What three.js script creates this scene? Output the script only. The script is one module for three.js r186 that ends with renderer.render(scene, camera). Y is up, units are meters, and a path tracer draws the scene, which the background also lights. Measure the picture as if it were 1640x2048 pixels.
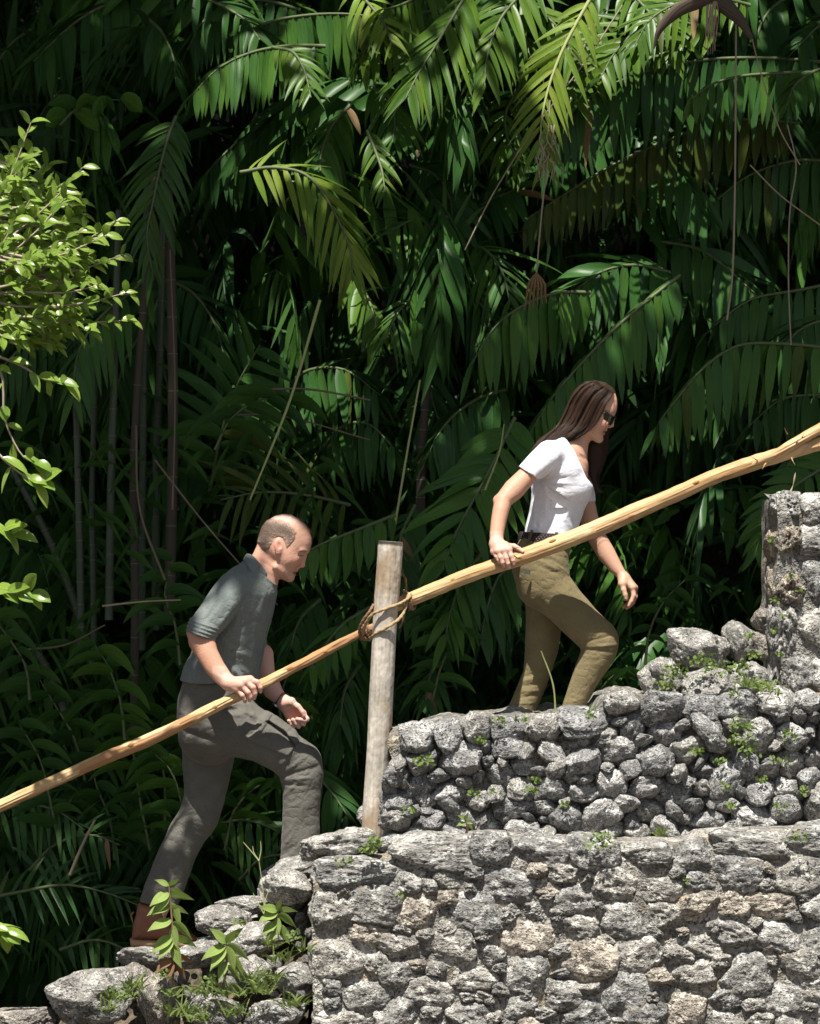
import * as THREE from 'three';
import { mergeGeometries, mergeVertices } from 'three/addons/utils/BufferGeometryUtils.js';

// ---------------------------------------------------------------- camera, sky, sun, exposure
const scene = new THREE.Scene();
const DIST = 16, PPM = 500, EYE = 2.55;            // metres from the lens to the walkers, photo pixels per metre there, lens height
const camera = new THREE.PerspectiveCamera(2 * Math.atan(2.048 / DIST) * 180 / Math.PI, 820 / 1024, 0.5, 400);
camera.position.set(0, EYE, DIST);
camera.lookAt(0, EYE, 0);
camera.focus = 15.9; camera.userData.fStop = 5.6;
const SUN = new THREE.Vector3(-0.10, 1, 0.46).normalize();
{ // a bright humid tropical sky: blue overhead, milky towards the horizon, thin cloud
  const W = 512, H = 256, d = new Float32Array(W * H * 4), hash = (x, y) => { let h = Math.imul(x, 374761393) ^ Math.imul(y, 668265263); h = Math.imul(h ^ (h >>> 13), 1274126177); return ((h ^ (h >>> 16)) >>> 0) / 4294967296; };
  const n2 = (x, y) => { const i = Math.floor(x), j = Math.floor(y), s = (t) => t * t * (3 - 2 * t), u = s(x - i), v = s(y - j), m = (a, b, t) => a + (b - a) * t; return m(m(hash(i, j), hash(i + 1, j), u), m(hash(i, j + 1), hash(i + 1, j + 1), u), v); };
  for (let r = 0; r < H; r++) for (let c = 0; c < W; c++) {
    const el = ((r + 0.5) / H - 0.5) * Math.PI, az = ((c + 0.5) / W - 0.5) * 2 * Math.PI, y = Math.sin(el), k = 1 / (Math.max(y, 0) + 0.25), x = Math.cos(az) * Math.cos(el) * k * 3 + 20, z = Math.sin(az) * Math.cos(el) * k * 3 + 20;
    const f = 0.5 * n2(x, z) + 0.25 * n2(x * 2, z * 2) + 0.125 * n2(x * 4, z * 4) + 0.07 * n2(x * 8, z * 8), cl = Math.min(1, Math.max(0, (f - 0.42) * 5)) * Math.min(1, Math.max(0, y * 6));
    const t = Math.pow(1 - Math.max(y, 0), 3), sky = [0.42 + 0.42 * t, 0.55 + 0.36 * t, 0.82 + 0.16 * t], o = (r * W + c) * 4;
    for (let q = 0; q < 3; q++) d[o + q] = y < -0.02 ? [0.10, 0.10, 0.08][q] : sky[q] + (1.25 - sky[q]) * cl * 0.8;
    d[o + 3] = 1;
  }
  const t = new THREE.DataTexture(d, W, H, THREE.RGBAFormat, THREE.FloatType); t.mapping = THREE.EquirectangularReflectionMapping; t.magFilter = t.minFilter = THREE.LinearFilter; t.needsUpdate = true;
  scene.background = scene.environment = t;
}
scene.environmentIntensity = scene.backgroundIntensity = 0.31;
const sun = new THREE.DirectionalLight(new THREE.Color(1, 0.955, 0.88), 4.6);
sun.position.copy(SUN).multiplyScalar(40); sun.name = 'sun';
sun.castShadow = true;
Object.assign(sun.shadow.camera, { left: -9, right: 9, top: 9, bottom: -9, near: 1, far: 80 });
sun.shadow.mapSize.set(4096, 4096);
scene.add(sun, sun.target);
const renderer = new THREE.WebGLRenderer({ antialias: true });
renderer.setSize(820, 1024);
renderer.shadowMap.enabled = true;
renderer.toneMapping = THREE.LinearToneMapping;
renderer.toneMappingExposure = 2.15;
// ---------------------------------------------------------------- helpers
const V = (x = 0, y = 0, z = 0) => new THREE.Vector3(x, y, z);
const clamp = (x, a, b) => Math.min(b, Math.max(a, x));
const lerp = (a, b, t) => a + (b - a) * t;
const sstep = (a, b, x) => { const t = clamp((x - a) / (b - a), 0, 1); return t * t * (3 - 2 * t); };
function rngOf(seed) { let s = seed >>> 0; return () => { s = (s + 0x6d2b79f5) | 0; let t = Math.imul(s ^ (s >>> 15), 1 | s); t = (t + Math.imul(t ^ (t >>> 7), 61 | t)) ^ t; return ((t ^ (t >>> 14)) >>> 0) / 4294967296; }; }
// a place measured on the photograph (1640 x 2048) at depth z in metres (z = 0: the plane the walkers climb in)
function P(px, py, z = 0) { const k = (DIST - z) / DIST / PPM; return V((px - 820) * k, EYE + (1024 - py) * k, z); }
const PM = (z = 0) => (DIST - z) / DIST / PPM;      // metres per photo pixel at that depth
function h3(x, y, z) { let h = Math.imul(x, 374761393) ^ Math.imul(y, 668265263) ^ Math.imul(z, 2147483647 ^ 0x5bd1e995); h = Math.imul(h ^ (h >>> 13), 1274126177); return ((h ^ (h >>> 16)) >>> 0) / 4294967296; }
function noise3(x, y, z) {
  const xi = Math.floor(x), yi = Math.floor(y), zi = Math.floor(z); let u = x - xi, v = y - yi, w = z - zi;
  u = u * u * (3 - 2 * u); v = v * v * (3 - 2 * v); w = w * w * (3 - 2 * w);
  const a = lerp(lerp(h3(xi, yi, zi), h3(xi + 1, yi, zi), u), lerp(h3(xi, yi + 1, zi), h3(xi + 1, yi + 1, zi), u), v);
  const b = lerp(lerp(h3(xi, yi, zi + 1), h3(xi + 1, yi, zi + 1), u), lerp(h3(xi, yi + 1, zi + 1), h3(xi + 1, yi + 1, zi + 1), u), v);
  return lerp(a, b, w) * 2 - 1;
}
function fbm(x, y, z, o = 4) { let s = 0, a = 0.5; for (let i = 0; i < o; i++) { s += a * noise3(x, y, z); x = x * 2.03 + 7.1; y = y * 2.03 + 3.7; z = z * 2.03 + 1.3; a *= 0.5; } return s; }
// periodic noise for textures that tile
function pnoise(x, y, per, seed = 0) {
  const xi = Math.floor(x), yi = Math.floor(y); let u = x - xi, v = y - yi; u = u * u * (3 - 2 * u); v = v * v * (3 - 2 * v);
  const m = (a) => ((a % per) + per) % per, g = (a, b) => h3(m(a), m(b), seed);
  return lerp(lerp(g(xi, yi), g(xi + 1, yi), u), lerp(g(xi, yi + 1), g(xi + 1, yi + 1), u), v) * 2 - 1;
}
function pfbm(x, y, per, o, seed = 0) { let s = 0, a = 0.5; for (let i = 0; i < o; i++) { s += a * pnoise(x * per, y * per, per, seed + i); per *= 2; a *= 0.5; } return s; }
// a map of w x h pixels: f(u, v) returns [r, g, b] in sRGB 0..1, or one number for a height or roughness map
function texture(w, h, f, { rep = [1, 1], color = true } = {}) {
  const d = new Uint8Array(w * h * 4);
  for (let y = 0; y < h; y++) for (let x = 0; x < w; x++) {
    const c = f((x + 0.5) / w, (y + 0.5) / h), i = (y * w + x) * 4;
    if (typeof c === 'number') d[i] = d[i + 1] = d[i + 2] = clamp(c, 0, 1) * 255; else for (let k = 0; k < 3; k++) d[i + k] = clamp(c[k], 0, 1) * 255;
    d[i + 3] = 255;
  }
  const t = new THREE.DataTexture(d, w, h);
  t.wrapS = t.wrapT = THREE.RepeatWrapping; t.magFilter = THREE.LinearFilter; t.minFilter = THREE.LinearMipmapLinearFilter; t.generateMipmaps = true;
  if (color) t.colorSpace = THREE.SRGBColorSpace;
  t.repeat.set(rep[0], rep[1]); t.needsUpdate = true;
  return t;
}
const mix3 = (a, b, t) => [lerp(a[0], b[0], t), lerp(a[1], b[1], t), lerp(a[2], b[2], t)];
const lin = (r, g, b) => new THREE.Color().setRGB(r, g, b);
// names, labels, things
const used = new Map();
function numbered(n) { const k = used.get(n) ?? 0; used.set(n, k + 1); return k ? n + '_' + String(k).padStart(3, '0') : n; }
function tag(o, label, category, group, kind) { if (label) o.userData.label = label; if (category) o.userData.category = category; if (group) o.userData.group = group; if (kind) o.userData.kind = kind; return o; }
function shade(o) { o.castShadow = o.receiveShadow = true; return o; }
function thing(name, at, label, category, group) { const o = new THREE.Group(); o.name = numbered(name); if (at) o.position.copy(at); tag(o, label, category, group); scene.add(o); return o; }
// a mesh whose geometry is given in world coordinates; under a parent that is only moved, not turned
function part(name, geo, mat, parent) {
  const m = shade(new THREE.Mesh(geo, mat)); m.name = name;
  if (parent) { let o = parent; const off = V(); while (o && o !== scene) { off.add(o.position); o = o.parent; } m.position.copy(off).negate(); parent.add(m); }
  return m;
}
function top(name, geo, mat, label, category, group, kind) { const m = shade(new THREE.Mesh(geo, mat)); m.name = numbered(name); tag(m, label, category, group, kind); scene.add(m); return m; }
const structure = (name, geo, mat) => top(name, geo, mat, null, null, null, 'structure');
// moves a mesh's origin onto its own middle (geometry stays where it is in the world)
function centre(m) { m.geometry.computeBoundingBox(); const c = m.geometry.boundingBox.getCenter(V()); m.geometry.translate(-c.x, -c.y, -c.z); m.position.add(c); return m; }
function geoOf(pos, idx, uv, col) {
  const g = new THREE.BufferGeometry(); g.setAttribute('position', new THREE.Float32BufferAttribute(pos, 3));
  if (uv) g.setAttribute('uv', new THREE.Float32BufferAttribute(uv, 2));
  if (col) g.setAttribute('color', new THREE.Float32BufferAttribute(col, 3));
  if (idx) g.setIndex(idx); g.computeVertexNormals(); return g;
}
// uv in metres by the side each face looks at; keeps the smooth normals
function boxUV(g, scale = 1) {
  const n = g.index ? g.toNonIndexed() : g, p = n.attributes.position.array, uv = new Float32Array(p.length / 3 * 2);
  for (let i = 0; i < p.length; i += 9) {
    const ax = p[i + 3] - p[i], ay = p[i + 4] - p[i + 1], az = p[i + 5] - p[i + 2], bx = p[i + 6] - p[i], by = p[i + 7] - p[i + 1], bz = p[i + 8] - p[i + 2];
    const nx = Math.abs(ay * bz - az * by), ny = Math.abs(az * bx - ax * bz), nz = Math.abs(ax * by - ay * bx);
    for (let k = 0; k < 3; k++) {
      const j = i + k * 3, o = j / 3 * 2, q = nz >= nx && nz >= ny ? [p[j], p[j + 1]] : nx >= ny ? [p[j + 2], p[j + 1]] : [p[j], p[j + 2]];
      uv[o] = q[0] * scale; uv[o + 1] = q[1] * scale;
    }
  }
  n.setAttribute('uv', new THREE.BufferAttribute(uv, 2)); return n;
}
// a tube along points with a radius for each; rough(u, angle) adds to the radius; uv in metres along, around
function tube(pts, rad, seg = 8, { closed = true, rough = null, per = 1, tint = null } = {}) {
  const curve = new THREE.CatmullRomCurve3(pts), n = Math.max(2, Math.round((pts.length - 1) * per)), pos = [], uv = [], idx = [], col = tint ? [] : null;
  let up = V(0, 0, 1), len = 0, last = null;
  for (let i = 0; i <= n; i++) {
    const u = i / n, c = curve.getPoint(u), t = curve.getTangent(u); if (last) len += c.distanceTo(last); last = c;
    const b = V().crossVectors(t, up); if (b.lengthSq() < 1e-6) b.set(1, 0, 0); b.normalize(); up = V().crossVectors(b, t).normalize();
    const f = u * (rad.length - 1), k = Math.min(rad.length - 2, Math.floor(f)), r0 = rad.length === 1 ? rad[0] : lerp(rad[k], rad[k + 1], f - k);
    for (let j = 0; j <= seg; j++) {
      const a = j / seg * Math.PI * 2, r = r0 + (rough ? rough(u, a % (Math.PI * 2), c) : 0), q = c.clone().addScaledVector(b, Math.cos(a) * r).addScaledVector(up, Math.sin(a) * r);
      pos.push(q.x, q.y, q.z); uv.push(len, j / seg * 6.283 * Math.max(r0, 0.004)); if (col) col.push(...tint(u, a));
    }
  }
  const w = seg + 1;
  for (let i = 0; i < n; i++) for (let j = 0; j < seg; j++) { const a = i * w + j; idx.push(a, a + w, a + 1, a + 1, a + w, a + w + 1); }
  if (closed) for (const e of [0, n]) {
    const c = curve.getPoint(e / n), at = pos.length / 3; pos.push(c.x, c.y, c.z); uv.push(0, 0); if (col) col.push(...tint(e / n, 0));
    for (let j = 0; j < seg; j++) { const a = e * w + j; e ? idx.push(at, a, a + 1) : idx.push(at, a + 1, a); }
  }
  const g = geoOf(pos, idx, uv, col);
  // the seam: give both columns one normal
  const nn = g.attributes.normal; for (let i = 0; i <= n; i++) { const a = i * w, b = a + seg, q = V(nn.getX(a) + nn.getX(b), nn.getY(a) + nn.getY(b), nn.getZ(a) + nn.getZ(b)).normalize(); nn.setXYZ(a, q.x, q.y, q.z); nn.setXYZ(b, q.x, q.y, q.z); }
  return g;
}
// ---------------------------------------------------------------- stone, earth, mortar
const stoneTex = (() => {
  const N = 1024, big = [], h = new Float32Array(N * N);
  const map = texture(N, N, (u, v) => {
    const a = pfbm(u, v, 5, 5, 11), b = pfbm(u, v, 14, 4, 23), c = pfbm(u, v, 60, 3, 37), e = pfbm(u, v, 9, 5, 51);
    let g = 0.60 + 0.16 * a + 0.10 * b + 0.18 * c;
    let col = [g * 1.0, g * 0.985, g * 0.955];
    const black = sstep(0.02, 0.26, e + 0.30 * c), pale = sstep(0.16, 0.34, b + 0.35 * c - 0.1 * a), buff = sstep(0.12, 0.34, pfbm(u, v, 4, 3, 77));
    col = mix3(col, [col[0] * 1.06, col[1] * 0.985, col[2] * 0.86], buff * 0.7);
    col = mix3(col, [0.20, 0.20, 0.195], black * 0.36);
    col = mix3(col, [0.86, 0.86, 0.84], pale * 0.45);
    const pit = sstep(0.22, 0.42, -pfbm(u, v, 90, 2, 91)); col = mix3(col, [0.12, 0.12, 0.115], pit * 0.6);
    return col;
  }, { rep: [1.6, 1.6] });
  const bump = texture(N, N, (u, v) => {
    const c = pfbm(u, v, 60, 3, 37), b = pfbm(u, v, 14, 4, 23), f = pfbm(u, v, 150, 2, 63), pit = sstep(0.2, 0.42, -pfbm(u, v, 90, 2, 91));
    return 0.52 + 0.42 * c + 0.35 * b + 0.25 * f - 0.35 * pit;
  }, { rep: [1.6, 1.6], color: false });
  return { map, bump };
})();
const stoneMat = (r, g, b, bump = 0.009) => new THREE.MeshStandardMaterial({ color: lin(r, g, b), map: stoneTex.map, bumpMap: stoneTex.bump, bumpScale: bump, roughness: 0.93 });
const M = {};
M.stone = [stoneMat(0.98, 0.98, 1.0), stoneMat(0.80, 0.81, 0.84), stoneMat(1.02, 1.01, 1.0), stoneMat(0.90, 0.89, 0.87), stoneMat(0.66, 0.67, 0.70), stoneMat(1.04, 1.04, 1.06)];
M.blocks = [stoneMat(0.98, 0.96, 0.92, 0.0065), stoneMat(1.10, 1.07, 1.02, 0.0065), stoneMat(0.86, 0.855, 0.84, 0.0065), stoneMat(1.15, 1.05, 0.93, 0.0065), stoneMat(0.78, 0.785, 0.79, 0.0065), stoneMat(1.04, 1.035, 1.02, 0.0065)];
M.rubble = [stoneMat(0.98, 0.97, 0.95), stoneMat(0.84, 0.825, 0.80), stoneMat(1.08, 1.06, 1.03), stoneMat(0.84, 0.78, 0.72)];
M.mortar = stoneMat(0.74, 0.725, 0.69, 0.014);
M.mortarPale = stoneMat(0.88, 0.855, 0.81, 0.012);
const soilTex = texture(512, 512, (u, v) => { const a = pfbm(u, v, 8, 5, 5), b = pfbm(u, v, 70, 3, 9), g = 0.24 + 0.12 * a + 0.16 * b; return [g * 1.12, g * 0.96, g * 0.74]; }, { rep: [1.2, 1.2] });
const soilBump = texture(512, 512, (u, v) => 0.5 + 0.5 * pfbm(u, v, 40, 4, 19), { rep: [1.2, 1.2], color: false });
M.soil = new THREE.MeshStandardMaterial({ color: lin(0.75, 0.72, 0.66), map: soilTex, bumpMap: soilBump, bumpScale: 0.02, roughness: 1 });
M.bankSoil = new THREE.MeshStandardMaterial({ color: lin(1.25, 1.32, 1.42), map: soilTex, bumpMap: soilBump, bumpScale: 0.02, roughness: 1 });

// one stone about a metre across with its own facets, lumps and pits
function stoneGeo(seed, { square = 2.6, facets = 7, lump = 0.2, pit = 0.03, detail = 11 } = {}) {
  const r = rngOf(seed), g0 = new THREE.IcosahedronGeometry(1, detail); g0.deleteAttribute('uv'); g0.deleteAttribute('normal');
  const g = mergeVertices(g0, 1e-4), p = g.attributes.position, o = r() * 100, planes = [];
  for (let i = 0; i < facets; i++) { const a = r() * 6.283, z = r() * 2 - 1, s = Math.sqrt(1 - z * z); planes.push([Math.cos(a) * s, Math.sin(a) * s, z, 0.74 + r() * 0.28]); }
  for (let i = 0; i < p.count; i++) {
    let x = p.getX(i), y = p.getY(i), z = p.getZ(i);
    const k = 1 / Math.pow(Math.abs(x) ** square + Math.abs(y) ** square + Math.abs(z) ** square, 1 / square);
    let d = k * (1 + lump * fbm(x * 1.5 + o, y * 1.5, z * 1.5, 3) * 1.4);
    for (const q of planes) { const c = x * q[0] + y * q[1] + z * q[2]; if (c > 0.05) { const lim = q[3] / c; if (d > lim) d = lerp(d, lim, 0.85); } }
    d += 0.10 * fbm(x * 3.6 + o, y * 3.6, z * 3.6 + 9, 3) + 0.035 * (1 - 2 * Math.abs(fbm(x * 7 + o, y * 7, z * 7, 2))) - pit * Math.max(0, fbm(x * 13 + o, y * 13, z * 13, 2)) * 3.4;
    p.setXYZ(i, x * d * 0.5, y * d * 0.5, z * d * 0.5);
  }
  g.computeVertexNormals();
  return g;
}
const lumps = [], blocks = [], boulders = [];
for (let i = 0; i < 20; i++) lumps.push(boxUV(stoneGeo(100 + i, { square: 3.0, facets: 18, lump: 0.26, pit: 0.03, detail: 14 }), 0.22));
for (let i = 0; i < 20; i++) blocks.push(boxUV(stoneGeo(300 + i, { square: 3.8, facets: 4, lump: 0.15, pit: 0.05, detail: 15 }), 0.24));
for (let i = 0; i < 14; i++) boulders.push(boxUV(stoneGeo(500 + i, { square: 2.9, facets: 14, lump: 0.24, pit: 0.035, detail: 16 }), 0.4));

// the forest floor: one sheet, rising to the right with the stair and steeply behind
function floorY(x, z) {
  const behind = sstep(0.9, -0.2, z);
  return 0.22 + behind * (0.42 * Math.max(0, x + 1.35) * sstep(6, 2.5, x) + 0.0) + 0.75 * Math.max(0, -z - 2.6) * sstep(2.6, 6, -z) + 0.05 * fbm(x * 1.3, 3, z * 1.3, 4) + (z > 1.3 ? 0 : 0);
}
{
  const pos = [], uv = [], idx = [], xs = [], zs = [];
  for (let i = 0; i <= 120; i++) { const t = i / 60 - 1; xs.push(Math.sign(t) * (Math.abs(t) * 7 + Math.abs(t) ** 5 * 140)); }
  for (let j = 0; j <= 120; j++) { const t = j / 60 - 1; zs.push(Math.sign(t) * (Math.abs(t) * 9 + Math.abs(t) ** 5 * 140)); }
  for (const z of zs) for (const x of xs) { pos.push(x, Math.min(floorY(x, z), 30), z); uv.push(x, z); }
  for (let j = 0; j < 120; j++) for (let i = 0; i < 120; i++) { const a = j * 121 + i; idx.push(a, a + 121, a + 1, a + 1, a + 121, a + 122); }
  structure('ground', geoOf(pos, idx, uv), M.soil);
}
const lineY = (pts, x) => { if (x <= pts[0][0]) return pts[0][1]; for (let i = 1; i < pts.length; i++) if (x <= pts[i][0]) return lerp(pts[i - 1][1], pts[i][1], (x - pts[i - 1][0]) / (pts[i][0] - pts[i - 1][0])); return pts[pts.length - 1][1]; };
const TOP_UP = [[780, 1462], [830, 1456], [900, 1442], [1000, 1434], [1100, 1432], [1190, 1426], [1205, 1400], [1240, 1386], [1300, 1396], [1400, 1396], [1530, 1386], [1600, 1380], [1700, 1384], [2600, 1330]];
const TOP_LOW = [[615, 1734], [700, 1722], [785, 1712], [800, 1694], [880, 1674], [1000, 1668], [1100, 1672], [1250, 1682], [1385, 1682], [1400, 1668], [1640, 1652], [2600, 1620]];
const topYLow = (x) => lineY(TOP_LOW, x);
// the core of a wall, rough plaster and rubble between its stones: up the front face and back over the top
function wallCore(topLine, x0, x1, z0, depth, yBottom, amp, leftLean = 0) {
  const pos = [], uv = [], idx = [], nx = Math.round((x1 - x0) / 9), nv = 46, nt = 12, rows = nv + nt;
  for (let j = 0; j <= rows; j++) for (let i = 0; i <= nx; i++) {
    const px = lerp(x0, x1, i / nx), ty = lineY(topLine, px) + 10; let y, z, s;
    const a = P(px, ty, z0), b = yBottom;
    if (j <= nv) { s = j / nv; y = lerp(b, a.y, s); z = z0 - Math.max(0, s - 0.93) * 0.4; }
    else { s = (j - nv) / nt; y = a.y + 0.008 - s * 0.0; z = z0 - 0.03 - s * (depth - 0.03); }
    let x = a.x - leftLean * (a.y - y) * sstep(0.35, 0, i / nx);
    const n = fbm(x * 7 + 3, y * 7, z * 7 + z0 * 31, 4);
    if (j <= nv) z += n * amp; else y += n * amp;
    if (i === 0) x += amp * fbm(3, y * 9, z * 9, 3);
    pos.push(x, y, z); uv.push(x, y - z);
  }
  const w = nx + 1; for (let j = 0; j < rows; j++) for (let i = 0; i < nx; i++) { const a = j * w + i; idx.push(a, a + 1, a + w, a + 1, a + w + 1, a + w); }
  // the left end, front to back
  const end = []; const at0 = pos.length / 3;
  for (let j = 0; j <= nv; j++) for (let k = 0; k <= 8; k++) {
    const i0 = j * w, x = pos[i0 * 3], y = pos[i0 * 3 + 1], zf = pos[i0 * 3 + 2], z = lerp(zf, z0 - depth, k / 8);
    pos.push(x + (k ? 0.6 * amp * fbm(z * 9, y * 9, 4, 3) : 0), y, z); uv.push(z, y);
  }
  for (let j = 0; j < nv; j++) for (let k = 0; k < 8; k++) { const a = at0 + j * 9 + k; idx.push(a, a + 9, a + 1, a + 1, a + 9, a + 10); }
  return geoOf(pos, idx, uv);
}
function put(parent, name, geo, mat, at, size, turn) {
  const m = shade(new THREE.Mesh(geo, mat)); m.name = name; m.position.copy(at).sub(parent.position); m.scale.set(size[0], size[1], size[2]); m.rotation.set(turn[0], turn[1], turn[2]); parent.add(m); return m;
}
const chips = []; for (let i = 0; i < 6; i++) chips.push(boxUV(stoneGeo(800 + i, { square: 3.2, facets: 12, lump: 0.24, detail: 6 }), 0.24));
// lays a wall's stones: the 290 largest one by one, the smallest joined as one chinking
function lay(w, list, shapes, how) {
  const order = list.map((q, i) => [q, i]).sort((a, b) => b[0][2] * b[0][3] - a[0][2] * a[0][3]), rest = [], o = new THREE.Object3D();
  order.forEach(([q, i], k) => { const h = how(q, i); if (k < 290) put(w, 'stone', shapes[h.s], h.m, h.at, h.size, h.turn); else { o.position.copy(h.at); o.scale.set(...h.size); o.rotation.set(...h.turn); o.updateMatrix(); rest.push(chips[k % 6].clone().applyMatrix4(o.matrix)); } });
  if (rest.length) part('chinking', mergeGeometries(rest), M.stone[0], w).userData.kind = 'stuff';
}
// stones thrown into a wall's face, the largest first, each where it still fits: [x, y, width, height, turn]
function pack(r, x0, x1, yTop, yEnd, sizes, aspect, lean) {
  const got = [];
  for (const [w, tries] of sizes) for (let i = 0; i < tries; i++) {
    const x = lerp(x0, x1, r()), t = yTop(x), y = lerp(t + 8, yEnd(x), r()), sw = w * (0.85 + 0.3 * r()), sh = sw * (aspect[0] + aspect[1] * r()), a = lean(r);
    if (y - sh * 0.42 < t) continue;
    let ok = true; for (const q of got) { const dx = (q[0] - x) / (0.5 * (q[2] + sw)), dy = (q[1] - y) / (0.5 * (q[3] + sh)); if (dx * dx + dy * dy < 0.74) { ok = false; break; } }
    if (ok) got.push([x, y, sw, sh, a]);
  }
  return got;
}
// a row of stones that forms a wall's top edge
function coping(r, x0, x1, yTop, wMin, wVar, h) { const out = []; let x = x0; while (x < x1) { const w = wMin + wVar * r(); out.push([x + w / 2, yTop(x + w / 2) + h * 0.5 + (r() - 0.5) * 10, w * 1.04, h * (0.9 + 0.35 * r()), (r() - 0.5) * 0.3]); x += w; } return out; }
// ---- lower wall: squarish stones bedded nearly flush in pale mortar
{
  const w = thing('lower_stone_wall', P(1130, 2060, 0.9), 'long pale lower stone wall of mortared blocks under the dark rubble tier', 'wall');
  part('wall_core', wallCore(TOP_LOW, 624, 1760, 0.978, 0.52, 0.1, 0.014), M.mortarPale, w);
  const r = rngOf(41), topY = (x) => lineY(TOP_LOW, x), cop = coping(r, 640, 1700, topY, 76, 90, 58);
  const list = [...cop, ...pack(r, 662, 1690, (x) => topY(x) + 52, () => 2075, [[96, 260], [80, 1000], [64, 2200], [48, 3000], [34, 2500]], [0.58, 0.28], (q) => (q() - 0.5) * 0.5)];
  lay(w, list, blocks, ([x, y, sw, sh, a], i) => { const z = 0.934 - 0.012 * r(), pick = i < cop.length ? (r() < 0.55 ? 4 : 2) : r() < 0.16 ? 3 : [0, 1, 2, 5, 0, 1, 2, 4][Math.floor(r() * 8)]; return { s: Math.floor(r() * 20), m: M.blocks[pick], at: P(x, y, z), size: [sw * PM(z) * 1.1, sh * PM(z) * 1.12, 0.155 + r() * 0.012], turn: [(r() < 0.5 ? Math.PI : 0) + (r() - 0.5) * 0.25, (r() < 0.5 ? Math.PI : 0) + (r() - 0.5) * 0.3, a] }; });
}
// ---- upper tier: angular rubble standing proud of dark joints
{
  const w = thing('upper_rubble_wall', P(1200, 1690, 0.5), 'rough upper tier of dark grey rubble stones with small ferns in the joints', 'wall');
  part('wall_core', wallCore(TOP_UP, 792, 1760, 0.585, 0.77, 1.0, 0.055, 0.12), M.mortar, w);
  const r = rngOf(77), topY = (x) => lineY(TOP_UP, x), cop = coping(r, 800, 1700, topY, 50, 52, 48);
  const list = [...cop, ...pack(r, 775, 1690, (x) => Math.max(topY(x) + 44, x < 815 ? 1560 - (x - 775) * 2 : 0), (x) => topYLow(x) + 14, [[68, 200], [56, 900], [45, 2400], [35, 3500], [25, 3000]], [0.55, 0.30], (q) => (q() < 0.3 ? (q() - 0.5) * 2.6 : (q() - 0.5) * 0.9))];
  lay(w, list, lumps, ([x, y, sw, sh, a]) => { const z = 0.57 + r() * 0.05, pick = r() < 0.22 ? 4 : Math.floor(r() * 6); return { s: Math.floor(r() * 20), m: M.stone[pick], at: P(x, y, z), size: [sw * PM(z) * 1.16, sh * PM(z) * 1.22, 0.14 + r() * 0.07], turn: [(r() - 0.5) * 0.9, (r() < 0.5 ? Math.PI : 0) + (r() - 0.5) * 0.9, a] }; });
}
// ---- the pier of squared blocks at the right
{
  const top0 = [[1530, 990], [1560, 988], [1600, 990], [1650, 984], [1800, 980]];
  const w = thing('stone_pier', P(1600, 1385, 0.4), 'tall square stone pier with an orange stained edge above the rubble tier', 'pier');
  part('pier_core', wallCore(top0, 1552, 1800, 0.492, 0.67, P(0, 1390, 0.42).y, 0.028, -0.0), M.mortar, w);
  const r = rngOf(9), rust = stoneMat(0.86, 0.76, 0.64);
  const rows = [[988, 1046, [1548, 1604, 1680]], [1046, 1118, [1545, 1592, 1690]], [1118, 1205, [1543, 1600, 1700]], [1205, 1310, [1541, 1598, 1720]], [1310, 1388, [1540, 1556, 1622, 1720]]];
  rows.forEach(([ya, yb, xs], k) => { xs[0] -= 7; for (let i = 0; i + 1 < xs.length; i++) put(w, 'stone', blocks[(k * 3 + i * 7) % 20], i === 0 && k < 3 && k > 0 ? rust : M.blocks[[4, 2, 5, 2, 4, 0][(k + i * 2) % 6]], P((xs[i] + xs[i + 1]) / 2, (ya + yb) / 2, i ? 0.425 : 0.27), [(xs[i + 1] - xs[i]) * PM(0.4) * 1.1, (yb - ya) * PM(0.4) * 1.08, i ? 0.19 : 0.5], [(r() - 0.5) * 0.2, (r() < 0.5 ? Math.PI : 0) + (r() - 0.5) * 0.16, (r() - 0.5) * 0.1]); });
}
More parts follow.
